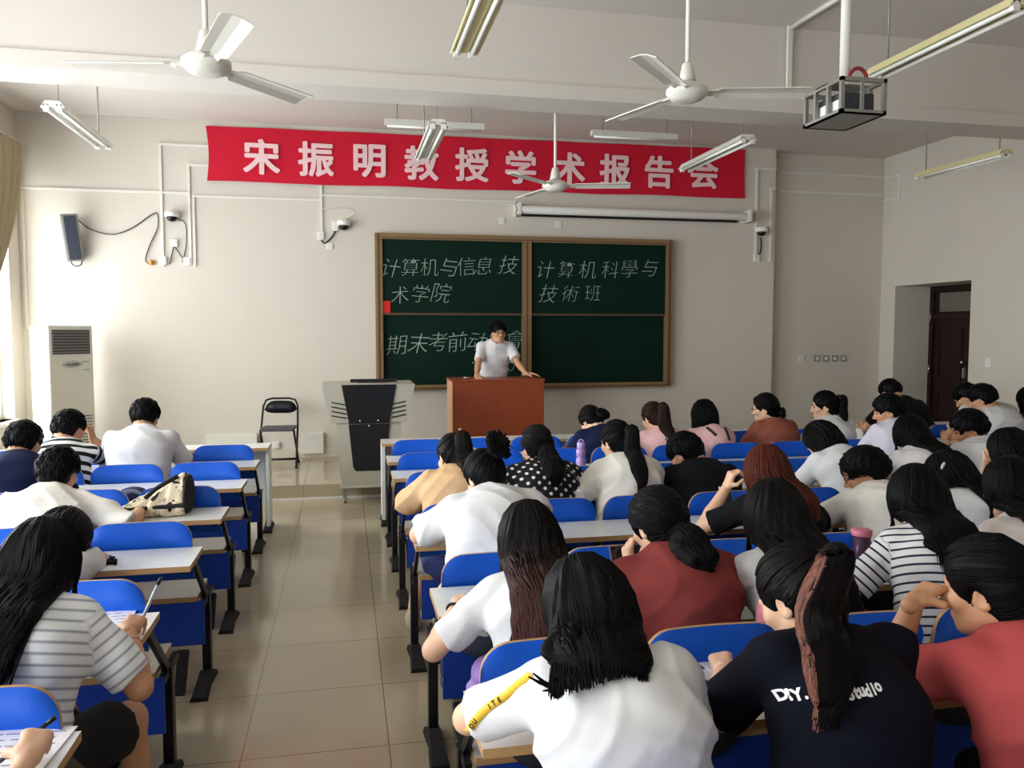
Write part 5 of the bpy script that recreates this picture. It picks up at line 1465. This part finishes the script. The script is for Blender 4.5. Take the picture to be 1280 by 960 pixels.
# ---- window block
person('C', 'person in white t-shirt with tousled black hair facing the air conditioner wall', seatL(1, 1), hc(181, 499, 6.18), 'm', pitch=18, yaw=-6, res=MID, shirt=WHITE, bulk=1.04, skin='m', hair=dict(style='short', n=110, inf=.021), armR=dict(w=(-1.22, 6.42, .79), e=pZ(232, 577, .79)))
person('B', 'person in black and white striped polo shirt, face turned aside', seatL(1, 2), hc(86, 513, 6.12), 'm', pitch=14, yaw=-28, res=MID, mats_shirt=stripe_mat('black_striped_pique', '#dedede', '#1c1a1e', .062, .46, 0, .03), collar=CLOTH['black_cotton'], features=True, hair=dict(style='short', n=90, inf=.022), armR=dict(w=(-1.80, 6.26, .97), e=(-1.60, 6.2, .79), d=(-.2, .1, .95), n=(-1, 0, 0), curl=.8))
person('A', 'person in navy t-shirt with short dark hair by the window', seatL(2, 2), hc(29, 527, 5.36), 'm', pitch=20, yaw=-12, res=MID, shirt=CLOTH['navy_cotton'], bulk=1.08, hair=dict(style='short', n=90, inf=.021))
person('D', 'person in white blouse with short black hair beside the patterned backpack', seatL(3, 1, -.03), hc(72, 559, 4.46), 'f', pitch=22, yaw=-10, res=MID, shirt=CLOTH['sheer_white_blouse'], bulk=1.1, sleeve=.95, fold=1.6, skin='m', hair=dict(style='short', n=110, inf=.02, nape=-.085), armR=dict(w=(-1.08, 4.52, .79), e=pZ(152, 655, .79)))
person('E', 'person slumped over the desk in white top, dark ponytail spilling onto the desktop', seatL(4, 1, .06), hc(78, 636, 3.62), 'f', pitch=62, yaw=-25, roll=-12, res=MID, shirt=WHITE, hair=dict(style='bob', L=.06, n=40), armR=dict(w=(-1.28, 3.66, .79), e=(-1.02, 3.46, .79)))
person('F', 'person in white t-shirt with grey stripes writing on a sheet, long black hair', seatL(5, 0, -.03), hc(52, 650, 2.62), 'f', pitch=24, yaw=-8, res=.0075, mats_shirt=stripe_mat('grey_striped_cotton', '#e6e9ee', '#8f95a4', .030, .22, 0, .10), fold=1.2, bulk=1.05, sleeve=.86, skin='m', hair=dict(style='long', L=.30, w=.105, n=100, sway=-.09), armR=dict(w=pZ(160, 789, .795), e=pZ(143, 822, .785), d=(.1, 1, .15), curl=.85, pen=True), legs='skirt', pants='#0b0b0e', kneeR=(-.70, 2.70, .50), kneeL=(-.92, 2.74, .51))
person('G', 'person writing at the near window desk, mostly outside the picture', seatL(6, 0), (-.95, 1.68, 1.07), 'f', pitch=22, yaw=-10, res=.0085, shirt=cloth('#6d7686', 'grey_blue_cotton'), hair=dict(style='pony', L=.25, n=30), armR=dict(w=pZ(32, 952, .80), e=(-.80, 1.45, .55), d=(0, 1, .35), curl=.95, pen=True))

# ------------------------------------------------------------------ worn and printed details
def decal(key, txt, c_uv, size, tilt, name, matl, sx=1.0, offs=.006):
    """letters laid on the cloth of a shirt"""
    P_ = PEOPLE[key]; bv = surf(key)
    h = bv.ray_cast(cC, ray(*c_uv).normalized())
    if not h[0]: return
    nrm = P_['back'] * .8 + nv(h[1]) * .2; nrm = Vector(unit(nrm)); rgt = Vector(unit(P_['lat'])); upv = nrm.cross(rgt).normalized()
    if upv.z < 0: upv = -upv
    ct, s_t = math.cos(R(tilt)), math.sin(R(tilt)); r2 = rgt * ct + upv * s_t; u2 = upv * ct - rgt * s_t
    vv, ff = text_mesh(txt, size, offs, 0); o = []
    for v in vv:
        p = h[0] + r2 * v.x * sx + u2 * v.y; g = bv.ray_cast(p + nrm * .12, -nrm)
        o.append(((g[0] + nrm * .0025) if g[0] else p + nrm * .0025) - P_['org'])
    MB().add(o, ff, 0).build(name, matl, P_['shirt'])
PRINT = cmat('#f0f0f2', .7, 'white_print')
for ch, u, v in (('D', 976, 868), ('I', 986, 868), ('Y', 996, 868), ('.', 1008, 872), ('S', 1062, 867), ('t', 1070, 866), ('u', 1077, 865), ('d', 1084, 863), ('i', 1091, 861), ('o', 1097, 859)):
    decal('o', ch, (u, v), .036, 2, 'back_print', PRINT, .8, .0016)
# clip in the wavy hair, wristband
P_ = PEOPLE['u']; h = surf('u', 'hair').ray_cast(cC, ray(1179, 582).normalized())
if h[0]: MB().ball((0, 0, 0), (.012, .006, .022), 10, 0, Matrix.Translation(h[0] - P_['org']) @ Matrix.Rotation(R(30), 4, 'Y')).build('hair_clip', cmat('#d8d0cc', .4, 'pale_clip'), P_['hair'])
def ring_on_arm(key, s, back_off, r_, name, matl, th=.005):
    P_ = PEOPLE[key]; E_, Wr, A = P_['arms'][s]; d = Vector(unit(Wr - E_)); c_ = Vector(Wr) - d * back_off - P_['org']; u1 = d.orthogonal().normalized(); u2 = d.cross(u1)
    MB().tube([c_ + (u1 * math.cos(a) + u2 * math.sin(a)) * r_ for a in [2 * math.pi * i / 18 for i in range(19)]], th, 8).build(name, matl, P_['root'])
ring_on_arm('m', -1, .03, .031, 'wristband', M['rubber'])
ring_on_arm('F', 1, .06, .03, 'thin_bracelet', M['rubber'], .001)
# yellow lettered strap hanging down the sleeve of the nearest white shirt
P_ = PEOPLE['n']; bs, bb_ = surf('n'), surf('n', 'body'); st_ = []
for (u, v) in ((664, 843), (655, 850), (645, 858), (636, 866), (627, 873), (617, 879), (608, 886), (600, 894), (593, 902), (588, 910), (584, 915)):
    d = ray(u, v).normalized(); h = bs.ray_cast(cC, d); h2 = bb_.ray_cast(cC, d)
    c_ = [x for x in (h, h2) if x[0]]
    if c_:
        b_ = min(c_, key=lambda x: x[3]); st_.append((b_[0] - d * .007, d))
    elif st_: st_.append((cC + d * (st_[-1][0] - cC).length, d))
vs = []; fs = []
for i, (p, d) in enumerate(st_):
    t = (st_[min(i + 1, len(st_) - 1)][0] - st_[max(i - 1, 0)][0]).normalized(); sd_ = t.cross(d).normalized() * .0095
    for o in (sd_, -sd_): vs += [p + o - P_['org'], p + o + d * .002 - P_['org']]
for i in range(len(st_) - 1):
    a = i * 4; b_ = a + 4; fs += [(a, b_, b_ + 2, a + 2), (a + 1, a + 3, b_ + 3, b_ + 1), (a, a + 1, b_ + 1, b_), (a + 2, b_ + 2, b_ + 3, a + 3)]
sto = MB().add(vs, fs, 0, True).build('yellow_strap', cmat('#e2b53a', .6, 'yellow_webbing'), P_['root'])
for ch, i, fr in (('O', 8, .7), ('U', 8, .0), ('I', 5, .6), ('T', 5, .0), ('E', 4, .3)):
    if i + 1 >= len(st_): continue
    p = st_[i][0].lerp(st_[i + 1][0], fr); d = st_[i][1]; t = -(st_[min(i + 1, len(st_) - 1)][0] - st_[i - 1][0]).normalized(); u2 = t.cross(d).normalized()
    if u2.z < 0: u2 = -u2
    vv, ff = text_mesh(ch, .017, .0006, 0)
    q = MB(); q.add([p - d * .0015 + t * v.x + u2 * v.y - P_['org'] for v in vv], ff)
    q.build('strap_letter', M['rubber'], sto)
# straps on the far pink tops
for key, pts, col in (('c', [(862, 512), (872, 522), (884, 535), (899, 548)], '#2a2226'), ('c', [(898, 526), (905, 532), (910, 545), (912, 552)], '#2a2226'), ('b', [(826, 528), (834, 536), (836, 546), (833, 553)], '#55525c')):
    P_ = PEOPLE[key]; bv = surf(key); o = []
    for i in range(len(pts) - 1):
        for k in range(4):
            u = pts[i][0] + (pts[i + 1][0] - pts[i][0]) * k / 4; v = pts[i][1] + (pts[i + 1][1] - pts[i][1]) * k / 4
            h = bv.ray_cast(cC, ray(u, v).normalized())
            if h[0]: o.append(h[0] + h[1] * .004 - P_['org'])
    if len(o) > 2: MB().tube(o, .011 if key == 'c' else .02, 6).build('strap', cmat(col, .8, 'dark_strap'), P_['root'])
# spilled ponytail of the sleeper
P_ = PEOPLE['E']; q = MB()
for i in range(26):
    a, b_, c_ = pZ(112 + random.uniform(-4, 4), 690 + random.uniform(-4, 4), .80), pZ(124 + random.uniform(-3, 3), 700 + random.uniform(-4, 3), .762), pZ(145 + random.uniform(-12, 2), 698 + random.uniform(-3, 7), .757)
    q.tube([p - P_['org'] for p in crom([P_['hl'](-.0, -.09, .03) if False else a + Vector((-.04, .02, .05)), a, b_, c_])], .006, 5)
q.build('loose_ponytail', HAIR['black'], P_['hair'])

# ------------------------------------------------------------------ things on and around the desks
def sheet(label, c_, w_, h_, rz, lines=8, name='exam_sheet', z=DZ_, ink=True, col='paper'):
    r = MB().box((-w_ / 2, -h_ / 2, 0), (w_ / 2, h_ / 2, .0025)).build(name, M[col]); r.location = (c_[0], c_[1], z); r.rotation_euler = (0, 0, R(rz)); tag(r, label, 'paper')
    if ink:
        q = MB(); rn = random.Random(label)
        for i in range(lines):
            y = h_ * .42 - i * h_ * .84 / lines; x = -w_ * .42
            while x < w_ * .36:
                l = rn.uniform(.015, .05); q.box((x, y - .0022, .0026), (min(x + l, w_ * .42), y + .0022, .0030)); x += l + rn.uniform(.006, .02)
        q.build('printed_lines', M['ink'], r)
    return r
c_ = pZ(138, 772, .75); sheet('printed exam sheet under the writing hand of the striped shirt person', (c_.x - .03, c_.y + .02), .21, .29, 6)
c_ = pZ(18, 950, .75); sheet('printed sheet on the nearest window desk under the fist', (c_.x - .02, c_.y), .21, .29, -4)
c_ = pZ(940, 845, .75); sheet('pale sheet on the near desk between white and black shirts', (c_.x, c_.y + .02), .2, .28, 10, ink=False)
c_ = pZ(1120, 838, .75); sheet('sheet on the near desk between black and coral shirts', (c_.x + .02, c_.y), .19, .26, -6, 6)
c_ = pZ(790, 592, .75); sheet('sheet before the person with the very long ponytail', (1.62, 4.86), .2, .27, 3)
c_ = pZ(1068, 712, .75); sheet('sheet on the desk before the thin-striped navy shirt', (c_.x + .1, c_.y), .2, .26, -3, 6)
def pen(label, a, b_, col='#b9bfcc'):
    a, b_ = Vector(a), Vector(b_); r = thing('pen', label, 'pen', a); d = (b_ - a)
    MB().tube([d * .08, d * .9], .0052, 10).build('barrel', cmat(col, .25, 'pen_plastic'), r)
    MB().tube([(0, 0, 0), d * .08], [.0012, .0045], 10).build('tip', M['black'], r); MB().tube([d * .86, d], .0058, 10).build('cap', M['black'], r)
E_, Wr, A = PEOPLE['F']['arms'][1]; w = Vector(Wr)
pen('clear pen held upright by the striped shirt person', w + Vector((.0, .12, -.035)), w + Vector((.075, .13, .13)))
E_, Wr, A = PEOPLE['G']['arms'][1]; w = Vector(Wr)
pen('dark pen in the fist at the lower left corner', w + Vector((-.09, .06, -.035)), w + Vector((.03, .10, .05)), '#2b2b33')

def bottle(label, x, y, z, prof, col, capcol, caph, loop=False, name='water_bottle'):
    r = thing(name, label, 'bottle', (x, y, z))
    mb = MB().lathe(prof, 22); m_ = cmat(col, .25, 'bottle_plastic_' + col[1:]); mb.build('bottle_body', m_, r)
    zt = prof[-1][1]; rt_ = prof[-1][0]
    MB().lathe([(rt_ * 1.08, zt), (rt_ * 1.12, zt + .004), (rt_ * 1.12, zt + caph * .85), (rt_ * .9, zt + caph), (.001, zt + caph)], 22).build('bottle_cap', cmat(capcol, .35, 'cap_' + capcol[1:]), r)
    if loop: MB().tube([(.018 * math.cos(a), 0, zt + caph + .018 * math.sin(a)) for a in [math.pi * i / 8 for i in range(9)]], .005, 8).build('carry_loop', cmat(capcol, .35, 'cap_' + capcol[1:]), r)
c_ = pZ(727, 592, .752)
bottle('lilac water bottle with purple cap standing beside the white blouse', c_.x, c_.y + .02, .752, [(.031, 0), (.034, .01), (.034, .10), (.027, .115), (.034, .13), (.033, .165), (.025, .175)], '#a98cc4', '#b59ad6', .045, True)
c_ = pZ(1076, 700, .752)
bottle('dark purple tumbler with pink lid beside the navy striped shirt', c_.x, c_.y, .752, [(.033, 0), (.036, .01), (.039, .11)], '#4a2d4a', '#c9788a', .028)
c_ = pZ(958, 800, .752)
bottle('pink water bottle beside the head of the black shirt person', c_.x + .0, c_.y, .752, [(.032, 0), (.035, .012), (.035, .10), (.028, .125), (.024, .135)], '#d3808f', '#ddd0d4', .04)
def phone(label, loc, rot, w_=.074, h_=.152, case='#e8e8ea'):
    r = thing('phone', label, 'phone', loc); r.rotation_euler = rot
    MB().box((-w_ / 2, -h_ / 2, 0), (w_ / 2, h_ / 2, .008), bev=.003).build('phone_case', cmat(case, .35, 'phone_case_' + case[1:]), r)
    MB().box((-w_ / 2 + .003, -h_ / 2 + .006, .0078), (w_ / 2 - .003, h_ / 2 - .006, .0086)).build('screen', cmat('#0a1024', .1, 'dark_screen'), r)
c_ = pZ(858, 851, .75); phone('white phone lying dark-screened on the near desk by the white shirt', (c_.x, c_.y, .7525), (0, 0, R(16)), .08, .16)
w = Vector(PEOPLE['l']['arms'][-1][1]); p = pY(785, 693, w.y + .09)
phone('dark phone held up by the brick-red shirt person', p, (R(62), 0, R(4)), .15, .075, '#5b5b62')
c_ = pZ(908, 640, .77); phone('white-edged phone propped up before the black top person', (c_.x, c_.y, .835), (R(70), 0, R(8)))
r = thing('booklet', 'open pale booklet held by the bent black shirt person', 'booklet', pY(823, 628, 4.62)); r.rotation_euler = (R(50), 0, R(25))
MB().box((-.10, -.14, 0), (-.002, .14, .006)).build('left_page', M['paper'], r); MB().add([(0, -.14, 0), (.1, -.14, .03), (.1, .14, .03), (0, .14, 0), (0, -.14, .006), (.1, -.14, .036), (.1, .14, .036), (0, .14, .006)], [(3, 2, 1, 0), (4, 5, 6, 7), (0, 1, 5, 4), (1, 2, 6, 5), (2, 3, 7, 6), (3, 0, 4, 7)]).build('right_page', cmat('#c9b79c', .8, 'tan_page'), r)

# patterned backpack lying on the window block desk
bpm = mat('patterned_canvas', '#d9cbb0', .85, spec=.1); nt, b = nodes(bpm)
tc = nt.nodes.new('ShaderNodeTexCoord'); vo = nt.nodes.new('ShaderNodeTexNoise'); vo.inputs['Scale'].default_value = 22; vo.inputs['Detail'].default_value = 3; nt.links.new(tc.outputs['Object'], vo.inputs['Vector'])
rp = nt.nodes.new('ShaderNodeValToRGB'); rp.color_ramp.interpolation = 'CONSTANT'
rp.color_ramp.elements[0].position = 0; rp.color_ramp.elements[0].color = lin('#2a2230'); rp.color_ramp.elements[1].position = .40; rp.color_ramp.elements[1].color = lin('#dccdb2')
el = rp.color_ramp.elements.new(.62); el.color = lin('#8c7a68'); el = rp.color_ramp.elements.new(.66); el.color = lin('#e3d7c0')
nt.links.new(vo.outputs[0], rp.inputs[0]); nt.links.new(rp.outputs[0], b.inputs['Base Color'])
bl, br_ = pZ(160, 643, .752), pZ(240, 640, .752); bc = (bl + br_) / 2
r = thing('backpack', 'beige patterned backpack with black trim lying on the window block desk', 'backpack', (bc.x, bc.y + .03, .752))
hw = (br_.x - bl.x) / 2
def soft(fn, name, matl, par, h=.008, lo=(-.35, -.25, -.03), hi=(.35, .25, .3)):
    F_ = Field(lo, hi, h); fn(F_); v_, q_ = F_.mesh(2); return np_obj(name, [(v_, q_, 0)], matl, par, (0, 0, 0))
def body_(F_):
    F_.es((-hw * 1.0, 0, .03), (hw * .9, 0, .03), (0, 1, 0), .13, .05, .15, .06, .0)
    F_.es((-hw * .5, .01, .03), (hw * .85, .02, .10), (0, 1, 0), .11, .05, .13, .12, .05)
    F_.half((-hw, 0, .055), (-.15, 0, .27)); F_.half((hw * .86, 0, 0), (1, 0, .05)); F_.half((0, 0, .002), (0, 0, -1))
    F_.warp(lambda P_: (np.sin(P_[..., 0] * 48 + P_[..., 2] * 60 + 2 * np.sin(P_[..., 1] * 30)) * .004 + np.sin(P_[..., 0] * 90 - P_[..., 1] * 50) * .003).astype(np.float32))
soft(body_, 'bag_body', bpm, r, .007)
def trim_(F_):
    F_.es((-hw * 1.02, -.125, .045), (hw * .9, -.145, .062), (0, 1, 0), .014, .011, .016, .013, .0)
    F_.ell((hw * .88, 0, .09), (.022, .14, .115), None, .01); F_.half((0, 0, .002), (0, 0, -1))
soft(trim_, 'black_trim', cmat('#17151a', .8, 'black_webbing'), r, .006)
MB().tube(crom([(-hw * .35, -.10, .10), (-hw * .05, -.10, .145), (hw * .3, -.08, .18), (hw * .6, -.05, .205)]), .013, 7).build('shoulder_strap', cmat('#17151a', .8, 'black_webbing'), r)
MB().tube(crom([(-hw * .9, -.11, .05), (-hw * 1.15, -.14, .045), (-hw * 1.2, -.10, .02), (-hw * .9, -.08, .03)]), .011, 7).build('shoulder_strap', cmat('#17151a', .8, 'black_webbing'), r)
p = pZ(164, 633, .752)
r = thing('pouch', 'navy cloth pouch with coiled cord between white blouse and backpack', 'pouch', (p.x - .01, p.y + .10, .752))
soft(lambda F_: (F_.ell((0, 0, .045), (.085, .06, .05), None, .01), F_.half((0, 0, .001), (0, 0, -1))), 'pouch_body', cmat('#1e2646', .8, 'navy_cloth'), r, .006, (-.12, -.1, -.02), (.12, .1, .12))
for k in range(3): MB().tube([((.035 + k * .014) * math.cos(a), -.05 - .004 * k, .045 + (.028 + k * .007) * math.sin(a)) for a in [2 * math.pi * i / 20 for i in range(21)]], .0035, 6).build('cord', cmat('#8d93a3', .5, 'grey_cord'), r)
# purple bag on the seat, pink-handled tote beside the brick-red shirt
r = thing('shopping_bag', 'crumpled purple bag on the seat behind the nearest aisle backrest', 'bag', (.49, 2.50, .4515))
def pb(F_):
    F_.ell((0, 0, .1), (.12, .07, .12), None, .02); F_.ell((-.05, .02, .17), (.05, .05, .06), None, .02); F_.half((0, 0, .001), (0, 0, -1))
    F_.warp(lambda P_: (np.sin(P_[..., 0] * 55 + 3 * np.sin(P_[..., 2] * 40)) * .006 + np.sin(P_[..., 2] * 70 + 4 * np.sin(P_[..., 0] * 30)) * .004).astype(np.float32))
soft(pb, 'bag_body', cmat('#9a7cc0', .6, 'lilac_nylon'), r, .007, (-.2, -.15, -.03), (.2, .15, .3))
MB().tube(crom([(-.06, -.03, .2), (-.04, -.05, .26), (.02, -.05, .25), (.04, -.03, .2)]), .008, 6).build('bag_handle', cmat('#9a7cc0', .6, 'lilac_nylon'), r)
p = pY(776, 740, 2.42)
r = thing('tote_bag', 'dark tote bag with pink handles beside the brick-red shirt', 'bag', (p.x - .04, 2.45, .4515))
soft(lambda F_: (F_.es((0, 0, .05), (0, 0, .26), (1, 0, 0), .09, .05, .07, .03, .02), F_.half((0, 0, .001), (0, 0, -1))), 'bag_body', cmat('#6d3a40', .8, 'maroon_canvas'), r, .008, (-.16, -.12, -.03), (.16, .12, .36))
for dy in (-.03, .03):
    MB().tube(crom([(-.05, dy, .26), (-.055, dy * 1.5, .36), (-.02, dy * 2, .40), (.02, dy * 1.6, .35), (.035, dy, .24)]), .009, 7).build('bag_handle', cmat('#d8a79c', .6, 'pink_webbing'), r)
